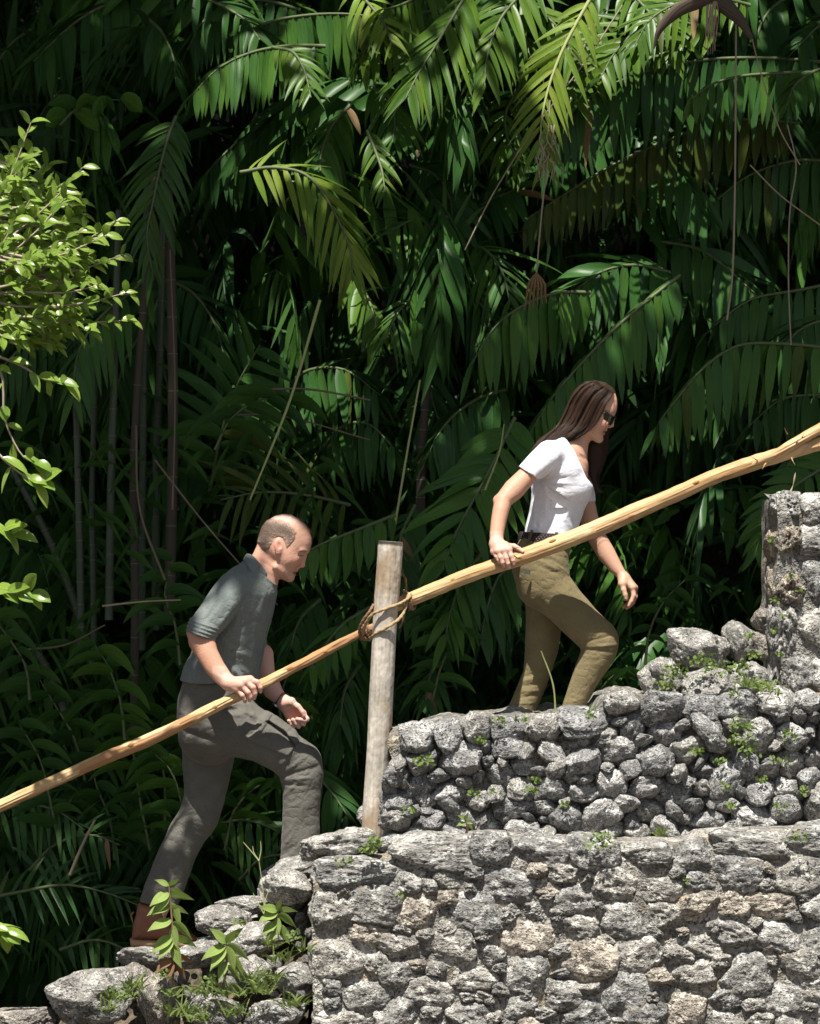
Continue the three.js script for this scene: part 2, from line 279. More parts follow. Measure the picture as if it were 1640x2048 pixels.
// ---- loose stones: [x, y, width, height (photo px), depth z, thickness m, turn, shape, material, label]
const LOOSE = [
  [40, 2036, 130, 44, 0.75, 0.3, 0.02, 0, 3, 'flat pinkish rock lying at the bottom corner left of the big grey boulder'],
  [178, 1992, 176, 118, 0.72, 0.34, 0.12, 1, 1, 'big angular grey boulder with a sharp corner at the foot of the bank'],
  [300, 1920, 120, 46, 0.40, 0.3, -0.05, 2, 1, 'flat stone directly under the heel of the brown boot'],
  [268, 1958, 70, 62, 0.62, 0.25, 0.3, 3, 3, 'brownish stone wedged between big boulder and boot step'],
  [442, 1842, 112, 56, 0.36, 0.28, 0.06, 4, 1, 'rounded mossy stone right of the brown boot toe'],
  [486, 1812, 96, 38, 0.18, 0.3, -0.02, 5, 2, 'flat slab behind the rounded mossy stone'],
  [504, 1876, 118, 66, 0.50, 0.3, 0.3, 6, 2, 'large pale slab sloping down behind the middle seedling'],
  [398, 1908, 92, 52, 0.55, 0.25, 0.3, 7, 0, 'pale stone just behind the tall reddish seedling'],
  [576, 1776, 98, 66, 0.50, 0.3, -0.25, 8, 2, 'pale stepped stone tucked against the wall end under the flat topped rock'],
  [590, 1738, 90, 46, 0.36, 0.3, 0.05, 9, 0, 'grey stone that hides the right boot'],
  [673, 1692, 158, 62, 0.78, 0.34, 0.10, 10, 2, 'long pale rock lying on the wall corner at the post foot'],
  [500, 1940, 74, 62, 0.66, 0.22, -0.2, 11, 2, 'small white stone among the weeds below the pale slab'],
  [592, 1962, 84, 78, 0.72, 0.22, 0.25, 12, 0, 'grey rock leaning against the end of the lower wall'],
  [428, 2024, 110, 80, 0.86, 0.26, -0.3, 13, 1, 'dark grey pointed rock in the grass at the bank foot'],
  [318, 2006, 76, 110, 0.80, 0.22, 0.1, 2, 3, 'upright buff rock beside the big angular boulder'],
  [552, 2032, 120, 64, 0.88, 0.26, 0.06, 5, 0, 'light rounded rock at the frame foot near the wall end'],
  [456, 1968, 34, 34, 0.78, 0.1, 0.4, 7, 2, 'tiny white stone in the weeds'],
  [1322, 1362, 70, 90, 0.30, 0.22, 0.15, 3, 2, 'jagged upright pale rock at the left end of the upper rubble'],
  [1392, 1296, 132, 84, 0.26, 0.3, -0.32, 1, 0, 'largest grey rock on top of the upper rubble pile'],
  [1480, 1284, 56, 80, 0.24, 0.2, 0.1, 4, 0, 'upright grey rock between the largest rock and the pier'],
  [1412, 1374, 112, 70, 0.40, 0.24, 0.05, 8, 0, 'grey block with two round holes on the upper tier'],
  [1500, 1366, 110, 84, 0.34, 0.26, -0.1, 11, 0, 'half buried rock under dry grass beside the pier'],
  [1524, 1290, 48, 56, 0.28, 0.2, 0.2, 6, 3, 'brown stone stacked against the pier, lower of two'],
  [1526, 1240, 44, 52, 0.26, 0.18, -0.2, 12, 3, 'brown stone stacked against the pier, upper of two'],
];
LOOSE.forEach(([x, y, w, h, z, d, a, s, m, label], i) => {
  const o = top('loose_rock', boulders[s], M.rubble[m], label, 'rock', x < 700 ? 'loose rocks on the bank' : 'rubble rocks by the pier');
  o.position.copy(P(x, y, z)); o.scale.set(w * PM(z) * 1.0, h * PM(z) * 1.02, d * 1.0); o.rotation.set(0.15 * Math.sin(i * 2.3), 0.5 * Math.sin(i * 4.1), a);
  if (label.includes('two round holes')) for (const [hx, hy] of [[1395, 1383], [1444, 1386]]) { const hole = shade(new THREE.Mesh(new THREE.CylinderGeometry(0.013, 0.011, 0.03, 14, 1), new THREE.MeshStandardMaterial({ color: lin(0.01, 0.01, 0.009), roughness: 1 }))); hole.name = 'drill_hole'; hole.position.copy(P(hx, hy, z + d * 0.5)); hole.rotation.x = Math.PI / 2; o.attach(hole); }
});
{ // broken small stones lying between the rocks
  const r = rngOf(63), list = [], o = new THREE.Object3D();
  for (let i = 0; i < 110; i++) { const left = i < 80, x = left ? lerp(170, 625, r()) : lerp(1300, 1545, r()), base = left ? lerp(2010, 1800, (x - 170) / 455) : 1385, y = left ? base + r() * 190 : base - r() * 60, z = left ? 0.45 + 0.5 * clamp((y - base) / 190, 0, 1) : 0.42, s = (10 + 22 * r() * r()) * PM(z); o.position.copy(P(x, y + 14, z)); o.scale.set(s * 1.3, s, s * 1.1); o.rotation.set(r() * 6, r() * 6, r() * 6); o.updateMatrix(); list.push(chips[i % 6].clone().applyMatrix4(o.matrix)); }
  top('rubble', mergeGeometries(list), M.rubble[1], 'small broken stones lying between the larger rocks', 'rubble', null, 'stuff');
}
// ---- the earth bank that carries the loose stones, the stair and the walkers' treads
{
  const prof = [[60, 2052], [150, 2010], [250, 1960], [330, 1935], [420, 1905], [520, 1868], [600, 1800], [700, 1730], [860, 1640], [1000, 1480], [1300, 1420], [1700, 1380]];
  const pos = [], uv = [], idx = [], nx = 150, nz = 60;
  for (let j = 0; j <= nz; j++) for (let i = 0; i <= nx; i++) {
    const px = lerp(40, 1700, i / nx), z = lerp(-0.75, lerp(1.05, 0.36, sstep(615, 640, px)), j / nz), p = P(px, lineY(prof, px) + 22, 0.2);
    let y = p.y - Math.max(0, z - 0.25) * 0.62 * (px < 640 ? 1 : 0.3) - Math.max(0, -z - 0.35) * 1.2 + 0.07 * fbm(p.x * 6, 1, z * 6, 4);
    y = lerp(y, 0.2, sstep(130, 40, px));
    pos.push(p.x, y, z); uv.push(p.x, z);
  }
  for (let j = 0; j < nz; j++) for (let i = 0; i < nx; i++) { const a = j * (nx + 1) + i; idx.push(a, a + nx + 1, a + 1, a + 1, a + nx + 1, a + nx + 2); }
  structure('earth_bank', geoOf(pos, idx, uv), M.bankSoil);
  const st = thing('stone_stair', P(900, 1700, -0.2), 'worn stone stair behind the walls that the two walkers climb', 'stair');
  const steps = [[400, 1898], [500, 1822], [590, 1742], [690, 1670], [790, 1600], [890, 1530], [990, 1462], [1100, 1446], [1210, 1440], [1310, 1400]];
  steps.forEach(([x, y], i) => { const b = P(x, y, -0.1); put(st, 'tread', blocks[i % 20], M.rubble[i % 2], V(b.x, b.y - 0.09, -0.22), [0.30, 0.18, 0.95], [0, 0, 0]); });
}
// ---------------------------------------------------------------- hand rails, post, vine lashing
const railTex = (bark) => texture(512, 512, (u, v) => {   // u along the pole, v around
  const g = pfbm(u * 0.5, v * 2, 8, 4, 3 + bark), f = pfbm(u, v * 1, 6, 3, 17), streak = pnoise(u * 6, v * 70, 70, 9) * 0.5 + pnoise(u * 12, v * 140, 140, 10) * 0.5;
  let c = mix3([0.79, 0.69, 0.50], [0.88, 0.80, 0.63], 0.5 + g); c = mix3(c, [0.66, 0.50, 0.31], clamp(0.35 * streak + 0.35 * f + 0.10, 0, 1));
  const brk = bark ? sstep(0.02, -0.10, pnoise(u * 3, v * 9, 9, 41) * 0.5 + pfbm(u, v, 12, 3, 43) * 0.5 - 0.10) : sstep(0.24, 0.36, pfbm(u * 1, v, 8, 4, 47));
  c = mix3(c, mix3([0.56, 0.38, 0.24], [0.66, 0.48, 0.31], 0.5 + streak), brk * (bark ? 0.62 : 0.3));
  return c;
}, { rep: [1.1, 3.0] });
const railBump = texture(512, 512, (u, v) => 0.5 + 0.25 * pnoise(u * 5, v * 60, 60, 9) + 0.4 * pfbm(u, v, 10, 4, 43), { rep: [1.1, 3.0], color: false });
M.railBark = new THREE.MeshStandardMaterial({ map: railTex(1), bumpMap: railBump, bumpScale: 0.006, roughness: 0.75, color: lin(0.80, 0.73, 0.68) });
M.railPeeled = new THREE.MeshStandardMaterial({ map: railTex(0), bumpMap: railBump, bumpScale: 0.005, roughness: 0.62, color: lin(0.80, 0.705, 0.64) });
M.post = new THREE.MeshStandardMaterial({
  map: texture(512, 1024, (u, v) => { const s = pnoise(u * 90, v * 5, 90, 3) * 0.5 + pnoise(u * 160, v * 12, 160, 4) * 0.4, a = pfbm(u, v, 5, 5, 8), b = pfbm(u, v, 60, 2, 12); let g = 0.66 + 0.10 * s + 0.14 * a + 0.10 * b; let c = [g, g * 0.955, g * 0.885]; return mix3(c, [0.50, 0.40, 0.28], sstep(0.02, 0.34, pfbm(u, v, 4, 4, 88)) * 0.6); }, { rep: [1.4, 1.0] }),
  bumpMap: texture(512, 512, (u, v) => 0.5 + 0.3 * pnoise(u * 80, v * 5, 80, 3) + 0.4 * pfbm(u, v, 40, 3, 12), { rep: [1.4, 1.0], color: false }), bumpScale: 0.004, roughness: 0.9,
});
M.vine = new THREE.MeshStandardMaterial({ color: lin(0.20, 0.115, 0.06), bumpMap: railBump, bumpScale: 0.004, roughness: 0.8 });
M.vinePale = new THREE.MeshStandardMaterial({ color: lin(0.30, 0.21, 0.11), bumpMap: railBump, bumpScale: 0.004, roughness: 0.8 });
const RAILZ = 0.30;
const RAIL_L = [[-60, 1640, 13], [0, 1612, 12.5], [100, 1566, 12.5], [195, 1523, 13], [312, 1473, 13], [400, 1430, 12.5], [455, 1402, 11.5], [524, 1368, 11], [610, 1325, 10], [688, 1283, 9], [722, 1266, 8.5], [790, 1236, 8]];
const RAIL_R = [[756, 1222, 13], [800, 1207, 14], [860, 1182, 15], [940, 1150, 15], [1047, 1113, 17.5], [1130, 1082, 18], [1197, 1055, 17.5], [1270, 1023, 17.5], [1346, 991, 16], [1420, 958, 15.5], [1493, 931, 15.5], [1560, 910, 15], [1600, 898, 14.5], [1680, 876, 14]];
const railPts = (list, dz = 0) => [list.map(([x, y]) => P(x, y, RAILZ + dz)), list.map((q) => q[2] * PM(RAILZ) * 0.95)];
const knobbly = (s, amp) => (u, a, c) => amp * (fbm(c.x * 9 + s, c.y * 9 + Math.cos(a) * 0.7, Math.sin(a) * 0.7 + s, 3) + 0.6 * fbm(c.x * 38, Math.cos(a) * 1.4 + s, Math.sin(a) * 1.4, 2));
{
  const [p, r] = railPts(RAIL_L);
  tag(centre(top('handrail_pole', tube(p, r, 22, { per: 16, rough: knobbly(3, 0.0045) }), M.railBark)), 'thin brown handrail pole with bark left on, held by the man in green', 'handrail', 'handrail poles');
  const [p2, r2] = railPts(RAIL_R, -0.01);
  const o = thing('handrail_pole', P(1200, 1055, RAILZ), 'thick peeled yellow handrail pole rising past the woman in the white shirt', 'handrail', 'handrail poles');
  part('pole', tube(p2, r2, 24, { per: 14, rough: knobbly(8, 0.004) }), M.railPeeled, o);
  part('branch_stub', tube([P(1500, 930, 0.31), P(1545, 912, 0.32), P(1590, 886, 0.32), P(1650, 852, 0.31), P(1710, 820, 0.3)], [0.010, 0.018, 0.021, 0.022, 0.022], 18, { per: 10, rough: knobbly(5, 0.004) }), M.railPeeled, o);
  const rr = rngOf(3); // frayed fibres where the branch was torn
  for (const [x, y, a] of [[1532, 926, -2.2], [1548, 918, 0.9], [1583, 915, -1.2], [1600, 880, 1.0], [1590, 893, 1.3], [1575, 868, 2.1], [1025, 1098, 0.3], [1515, 921, 2.6]]) part('splinter', tube([P(x, y, 0.325), P(x + 7 * Math.cos(a), y - 7 * Math.sin(a), 0.34), P(x + 16 * Math.cos(a) + 3 * rr(), y - 16 * Math.sin(a), 0.345)], [0.003, 0.0018, 0.0006], 5, { per: 3 }), M.railPeeled, o);
}
{ // knots, cut branch scars
  const kn = new THREE.MeshStandardMaterial({ color: lin(0.62, 0.45, 0.30), map: railTex(1), roughness: 0.85 });
  [[120, 1556, 0.318], [262, 1490, 0.322], [430, 1414, 0.318], [580, 1337, 0.318], [650, 1303, 0.316]].forEach(([x, y, z], i) => { const k = part('knot', new THREE.SphereGeometry(1, 12, 8), kn, scene.getObjectByName('handrail_pole')); const rail = scene.getObjectByName('handrail_pole'); k.position.copy(P(x, y, z)).sub(rail.position); k.scale.set(0.015, 0.007 + 0.002 * (i % 2), 0.005); k.rotation.z = 0.4; });
  [[905, 1160, 0.312], [1105, 1082, 0.318], [1262, 1032, 0.318], [1392, 965, 0.316]].forEach(([x, y, z], i) => { const rail = scene.getObjectByName('handrail_pole_001'), k = part('knot', new THREE.SphereGeometry(1, 12, 8), kn, rail); k.position.copy(P(x, y, z)).sub(rail.position); k.scale.set(0.016, 0.007, 0.006); k.rotation.z = 0.4; });
}
const POSTZ = 0.385;
{
  const pp = [[781, 1083, 25.3], [776, 1160, 24.6], [770, 1240, 24], [763, 1380, 24], [757, 1500, 24], [748, 1620, 23], [742, 1720, 22]];
  const g = tube(pp.map(([x, y]) => P(x, y, POSTZ)), pp.map((q) => q[2] * PM(POSTZ)), 32, { per: 8, rough: (u, a, c) => 0.0022 * fbm(c.y * 5, Math.cos(a) * 2, Math.sin(a) * 2, 4) + (u === 0 ? -0.0022 : 0) });
  // uv: around, along
  const uv = g.attributes.uv; for (let i = 0; i < uv.count; i++) uv.setXY(i, uv.getY(i), uv.getX(i));
  tag(centre(top('rail_post', g, M.post)), 'weathered grey round wooden post between the two handrail poles', 'post');
  const o = thing('vine_lashing', P(770, 1230, POSTZ), 'brown twisted vine rope lashing the handrail poles to the grey post', 'rope');
  const loop = (name, pts, r, mat) => part(name, tube(pts.map(([x, y, z]) => P(x, y, z)), [r], 9, { per: 9, rough: (u, a) => 0.0009 * Math.sin(u * 90 + a * 2) }), mat, o);
  const f = POSTZ + 0.058;
  loop('rope_strand', [[824, 1190, 0.30], [812, 1200, 0.36], [798, 1208, 0.41], [770, 1218, f], [746, 1228, f - 0.008], [733, 1245, 0.40], [727, 1262, 0.35], [728, 1275, 0.30], [740, 1280, 0.27]], 0.0062, M.vinePale);
  loop('rope_strand', [[740, 1276, 0.30], [744, 1274, 0.38], [752, 1267, 0.42], [772, 1256, f], [796, 1240, 0.425], [806, 1227, 0.39], [812, 1208, 0.345], [815, 1190, 0.30], [808, 1182, 0.26]], 0.0066, M.vinePale);
  loop('rope_strand', [[748, 1208, 0.39], [740, 1222, 0.40], [727, 1240, 0.38], [719, 1258, 0.345], [721, 1272, 0.31], [732, 1279, 0.27], [745, 1262, 0.24]], 0.006, M.vine);
  loop('rope_strand', [[751, 1216, 0.385], [741, 1232, 0.38], [729, 1252, 0.36], [724, 1266, 0.335], [730, 1277, 0.32], [742, 1277, 0.30]], 0.0052, M.vine);
  for (const [x, k] of [[808, 0], [814, 1], [820, 2], [826, 3]]) { const c = 1207 - (x - 800) * 0.42, pts = []; for (let i = 0; i <= 14; i++) { const a = i / 14 * 6.283; pts.push([x + 5 * Math.cos(a + k), c - 16 * Math.sin(a) + 2 * k, 0.29 + 0.034 * Math.cos(a)]); } loop('rope_coil', pts, 0.0045, k % 2 ? M.vine : M.vinePale); }
  loop('rope_end', [[803, 1146, 0.33], [809, 1154, 0.335], [812, 1166, 0.33], [811, 1180, 0.31]], 0.004, M.vine);
  for (const [x, k] of [[722, 0], [730, 1], [738, 2]]) { const c = 1266 - (x - 722) * 0.45, pts = []; for (let i = 0; i <= 14; i++) { const a = i / 14 * 6.283; pts.push([x + 4 * Math.cos(a + k), c - 12 * Math.sin(a), 0.30 + 0.026 * Math.cos(a)]); } loop('rope_coil', pts, 0.0046, M.vine); }
  loop('rope_end', [[812, 1205, 0.35], [810, 1216, 0.355], [806, 1240, 0.34], [798, 1256, 0.33]], 0.004, M.vine);
}
// ---------------------------------------------------------------- bodies and clothes as smooth fields, meshed by surface nets
const smin = (a, b, k) => { const h = Math.max(k - Math.abs(a - b), 0) / k; return Math.min(a, b) - h * h * k * 0.25; };
const smax = (a, b, k) => -smin(-a, -b, k);
function nets(f, lo, hi, cell) {
  const nx = Math.ceil((hi[0] - lo[0]) / cell) + 1, ny = Math.ceil((hi[1] - lo[1]) / cell) + 1, nz = Math.ceil((hi[2] - lo[2]) / cell) + 1, B = 8, R = B * cell * 0.87 + 0.014;
  const F = new Float32Array(nx * ny * nz).fill(1), at = (i, j, k) => (k * ny + j) * nx + i, live = [];
  for (let k0 = 0; k0 < nz; k0 += B) for (let j0 = 0; j0 < ny; j0 += B) for (let i0 = 0; i0 < nx; i0 += B) {
    const c = f(lo[0] + (i0 + B / 2) * cell, lo[1] + (j0 + B / 2) * cell, lo[2] + (k0 + B / 2) * cell), skip = Math.abs(c) > R;
    if (!skip) live.push([i0, j0, k0]);
    for (let k = k0; k < Math.min(nz, k0 + B); k++) for (let j = j0; j < Math.min(ny, j0 + B); j++) for (let i = i0; i < Math.min(nx, i0 + B); i++)
      F[at(i, j, k)] = skip ? c : f(lo[0] + i * cell, lo[1] + j * cell, lo[2] + k * cell);
  }
  const pos = [], idx = [], vid = new Map(), E = [[0, 1], [2, 3], [4, 5], [6, 7], [0, 2], [1, 3], [4, 6], [5, 7], [0, 4], [1, 5], [2, 6], [3, 7]];
  const v = new Float32Array(8);
  for (let k = 0; k < nz - 1; k++) for (let j = 0; j < ny - 1; j++) for (let i = 0; i < nx - 1; i++) {
    const o = at(i, j, k); let m = 0;
    for (let c = 0; c < 8; c++) { v[c] = F[o + (c & 1) + ((c >> 1) & 1) * nx + (c >> 2) * nx * ny]; if (v[c] < 0) m |= 1 << c; }
    if (m === 0 || m === 255) continue;
    let x = 0, y = 0, z = 0, n = 0;
    for (const [a, b] of E) { if ((v[a] < 0) === (v[b] < 0)) continue; const t = v[a] / (v[a] - v[b]); x += lerp(a & 1, b & 1, t); y += lerp((a >> 1) & 1, (b >> 1) & 1, t); z += lerp(a >> 2, b >> 2, t); n++; }
    vid.set(o, pos.length / 3); pos.push(lo[0] + (i + x / n) * cell, lo[1] + (j + y / n) * cell, lo[2] + (k + z / n) * cell);
  }
  const quad = (a, b, c, d, flip) => { if (a === undefined || b === undefined || c === undefined || d === undefined) return; flip ? idx.push(a, b, c, a, c, d) : idx.push(a, c, b, a, d, c); };
  for (const o of vid.keys()) {
    const i = o % nx, j = Math.floor(o / nx) % ny, k = Math.floor(o / nx / ny), s = F[o] < 0;
    if (j && k && s !== F[o + 1] < 0) quad(vid.get(o), vid.get(o - nx), vid.get(o - nx - nx * ny), vid.get(o - nx * ny), !s);
    if (i && k && s !== F[o + nx] < 0) quad(vid.get(o), vid.get(o - 1), vid.get(o - 1 - nx * ny), vid.get(o - nx * ny), s);
    if (i && j && s !== F[o + nx * ny] < 0) quad(vid.get(o), vid.get(o - 1), vid.get(o - 1 - nx), vid.get(o - nx), !s);
  }
  const g = new THREE.BufferGeometry(); g.setAttribute('position', new THREE.Float32BufferAttribute(pos, 3)); g.setIndex(idx); g.computeVertexNormals();
  return g;
}
// limb through sections [leftX, leftY, rightX, rightY, z, half depth]: its two outlines as seen on the photograph
function chain(secs) {
  const S = secs.map(([lx, ly, rx, ry, z, rz]) => { const a = P(lx, ly, z), b = P(rx, ry, z), u = V().subVectors(b, a); return { c: V().addVectors(a, b).multiplyScalar(0.5), ru: u.length() / 2, ux: u.x / u.length(), uy: u.y / u.length(), rz }; });
  return (x, y, z) => {
    let best = 1e9;
    for (let i = 0; i + 1 < S.length; i++) {
      const A = S[i], B = S[i + 1], bx = B.c.x - A.c.x, by = B.c.y - A.c.y, bz = B.c.z - A.c.z, l2 = bx * bx + by * by + bz * bz;
      // the parameter follows the sections' own lines, so that bent limbs keep their outline
      let t = clamp(((x - A.c.x) * bx + (y - A.c.y) * by + (z - A.c.z) * bz) / l2, 0, 1);
      const ux = lerp(A.ux, B.ux, t), uy = lerp(A.uy, B.uy, t), l = 1 / Math.hypot(ux, uy), cx = A.c.x + bx * t, cy = A.c.y + by * t, cz = A.c.z + bz * t, ru = lerp(A.ru, B.ru, t), rz = lerp(A.rz, B.rz, t);
      const qx = x - cx, qy = y - cy, qz = z - cz, du = (qx * ux + qy * uy) * l, da = (qy * ux - qx * uy) * l;
      const over = da;
      const F = Math.sqrt((du / ru) ** 2 + (qz / rz) ** 2 + (over / ru) ** 2), d = (F - 1) * Math.min(ru, rz);
      if (d < best) best = d;
    }
    return best;
  };
}
const cone = (a, b, ra, rb) => { const bx = b.x - a.x, by = b.y - a.y, bz = b.z - a.z, l2 = bx * bx + by * by + bz * bz || 1e-9; return (x, y, z) => { const t = clamp(((x - a.x) * bx + (y - a.y) * by + (z - a.z) * bz) / l2, 0, 1); return Math.hypot(x - a.x - bx * t, y - a.y - by * t, z - a.z - bz * t) - lerp(ra, rb, t); }; };
const ball = (c, rx, ry = rx, rz = rx, turn = 0) => { const s = Math.sin(turn), k = Math.cos(turn), m = Math.min(rx, ry, rz); return (x, y, z) => { const dx = x - c.x, dy = y - c.y, u = dx * k + dy * s, w = dy * k - dx * s; return (Math.sqrt((u / rx) ** 2 + (w / ry) ** 2 + ((z - c.z) / rz) ** 2) - 1) * m; }; };
const flatP = (pts, z = 0) => pts.map(([x, y]) => { const p = P(x, y, z); return [p.x, p.y]; });
function inside(poly) { // signed distance in the picture plane of the walkers, positive inside
  return (x, y) => {
    let d = 1e9, s = false;
    for (let i = 0, j = poly.length - 1; i < poly.length; j = i++) {
      const [ax, ay] = poly[i], [bx, by] = poly[j], ex = bx - ax, ey = by - ay, wx = x - ax, wy = y - ay, t = clamp((wx * ex + wy * ey) / (ex * ex + ey * ey), 0, 1), q = (wx - ex * t) ** 2 + (wy - ey * t) ** 2;
      if (q < d) d = q;
      if ((ay > y) !== (by > y) && x < (bx - ax) * (y - ay) / (by - ay) + ax) s = !s;
    }
    return s ? Math.sqrt(d) : -Math.sqrt(d);
  };
}
function inflate(poly, R, W, zc = 0) { const q = inside(flatP(poly, zc)); return (x, y, z) => { const s = q(x, y), e = R - s, a = (e > R * 0.25 ? e : R * 0.25 * 0.5 * (1 + Math.max(e, -R * 0) / (R * 0.25)) ) / R, w = typeof W === 'function' ? W(x, y) : W; const e2 = Math.max(0, a); return (Math.sqrt(e2 * e2 + ((z - zc) / w) ** 2) - 1) * Math.min(R, w); }; }
// fold lines [x0, y0, x1, y1, width, depth mm]: ridges (+) or grooves (-) pressed into the side of a garment that faces +z (side 1) or -z
function folds(list, zMid, side = 1) {
  const L = list.map(([x0, y0, x1, y1, w, d]) => { const a = P(x0, y0, zMid), b = P(x1, y1, zMid); return [a.x, a.y, b.x - a.x, b.y - a.y, (b.x - a.x) ** 2 + (b.y - a.y) ** 2, w * 0.002, d * 0.001]; });
  return (x, y, z) => {
    const g = sstep(-0.02, 0.03, (z - zMid) * side); if (g <= 0) return 0; let s = 0;
    for (const [ax, ay, ex, ey, l2, w, d] of L) { const t = clamp(((x - ax) * ex + (y - ay) * ey) / l2, 0, 1), qx = x - ax - ex * t, qy = y - ay - ey * t, r = (qx * qx + qy * qy) / (w * w); if (r < 6) s += d * Math.exp(-r) * (0.25 + 0.75 * Math.sin(Math.PI * clamp(t, 0.08, 0.92))); }
    return s * g;
  };
}
function cutter(x0, y0, x1, y1, z = 0) { const a = P(x0, y0, z), b = P(x1, y1, z), nx = -(b.y - a.y), ny = b.x - a.x, l = Math.hypot(nx, ny); return (x, y) => -((x - a.x) * nx + (y - a.y) * ny) / l; } // keeps what lies left of the way from 0 to 1 (as seen)
const cloth = (p, q, r, amp) => amp * (fbm(p * 7, q * 7, r * 7, 2) + 0.35 * fbm(p * 24, q * 24, r * 24, 2));
const ridge = (x, y, z) => 1 - 2.6 * Math.abs(fbm(x, y, z, 2));
const box = (x0, y0, x1, y1, z0, z1) => { const a = P(x0, y1, z0), b = P(x1, y0, z0); return [[a.x - 0.02, a.y - 0.02, z0], [b.x + 0.02, b.y + 0.02, z1]]; };
const toPx = (x, y, z) => [820 + x / PM(z), 1024 - (y - EYE) / PM(z)];
function paint(g, f) { const p = g.attributes.position, c = new Float32Array(p.count * 3); for (let i = 0; i < p.count; i++) { const q = toPx(p.getX(i), p.getY(i), p.getZ(i)), k = f(q[0], q[1], p.getZ(i)); c.set(k, i * 3); } g.setAttribute('color', new THREE.BufferAttribute(c, 3)); return g; }
function join(list) { return mergeGeometries(list.map((g) => { const q = g.index ? g.toNonIndexed() : g; for (const n of Object.keys(q.attributes)) if (!['position', 'normal', 'uv', 'color'].includes(n)) q.deleteAttribute(n); return q; })); }
const all = (fs, k) => (x, y, z) => { let d = fs[0](x, y, z); for (let i = 1; i < fs.length; i++) d = smin(d, fs[i](x, y, z), k); return d; };
// fingers: lists of joints [x, y, z] with radii
function handField(wrist, palmR, fingers, k = 0.006) {
  const parts = [];
  for (const f of fingers) {
    const pts = f.j.map(([x, y, z]) => P(x, y, z));
    parts.push(all([cone(wrist, pts[0], palmR, f.r[0] * 1.35), ...pts.slice(1).map((p, i) => cone(pts[i], p, f.r[i], f.r[i + 1]))], 0.003));
  }
  const palm = all(parts.map((p, i) => { const f = fingers[i], q = P(...f.j[0]); return cone(wrist, q, palmR, f.r[0] * 1.3); }), 0.014);
  return (x, y, z) => { let d = 1e9; for (const p of parts) d = Math.min(d, p(x, y, z)); return smin(d, palm(x, y, z), k); };
}
const fabricBump = texture(512, 512, (u, v) => 0.5 + 0.22 * pfbm(u, v, 24, 4, 71) + 0.14 * Math.sin(u * 512 * 1.1) * Math.sin(v * 512 * 1.1), { rep: [5, 5], color: false });
const fabricMap = texture(512, 512, (u, v) => { const g = 0.93 + 0.07 * pfbm(u, v, 6, 4, 5) + 0.06 * pnoise(u * 200, v * 200, 200, 4); return [g, g, g]; }, { rep: [3, 3] });
const creaseBump = texture(512, 512, (u, v) => { const a = 1 - 2.2 * Math.abs(pfbm(u * 1, v * 1, 4, 3, 71)), b = 1 - 2.4 * Math.abs(pfbm(u, v, 9, 3, 83)), c = pnoise(u * 160, v * 160, 160, 9); return 0.35 + 0.30 * a * a + 0.22 * b * b + 0.05 * c; }, { rep: [3.2, 3.2], color: false });
const clothMat = (r, g, b, bump = 0.007, sheen = 0.25) => new THREE.MeshPhysicalMaterial({ color: lin(r, g, b), map: fabricMap, bumpMap: creaseBump, bumpScale: bump, roughness: 0.92, sheen, sheenRoughness: 0.6, sheenColor: lin(0.5, 0.5, 0.5), side: THREE.DoubleSide });
const skinBump = texture(256, 256, (u, v) => 0.5 + 0.4 * pfbm(u, v, 32, 3, 7), { rep: [8, 8], color: false });
M.skin = new THREE.MeshPhysicalMaterial({ vertexColors: true, bumpMap: skinBump, bumpScale: 0.0012, roughness: 0.52, specularIntensity: 0.7, sheen: 0.15, sheenColor: lin(0.8, 0.4, 0.3) });
const near = (x, y, cx, cy, rx, ry = rx) => Math.exp(-(((x - cx) / rx) ** 2) - ((y - cy) / ry) ** 2);
const blend = (c, d, t) => [lerp(c[0], d[0], t), lerp(c[1], d[1], t), lerp(c[2], d[2], t)];
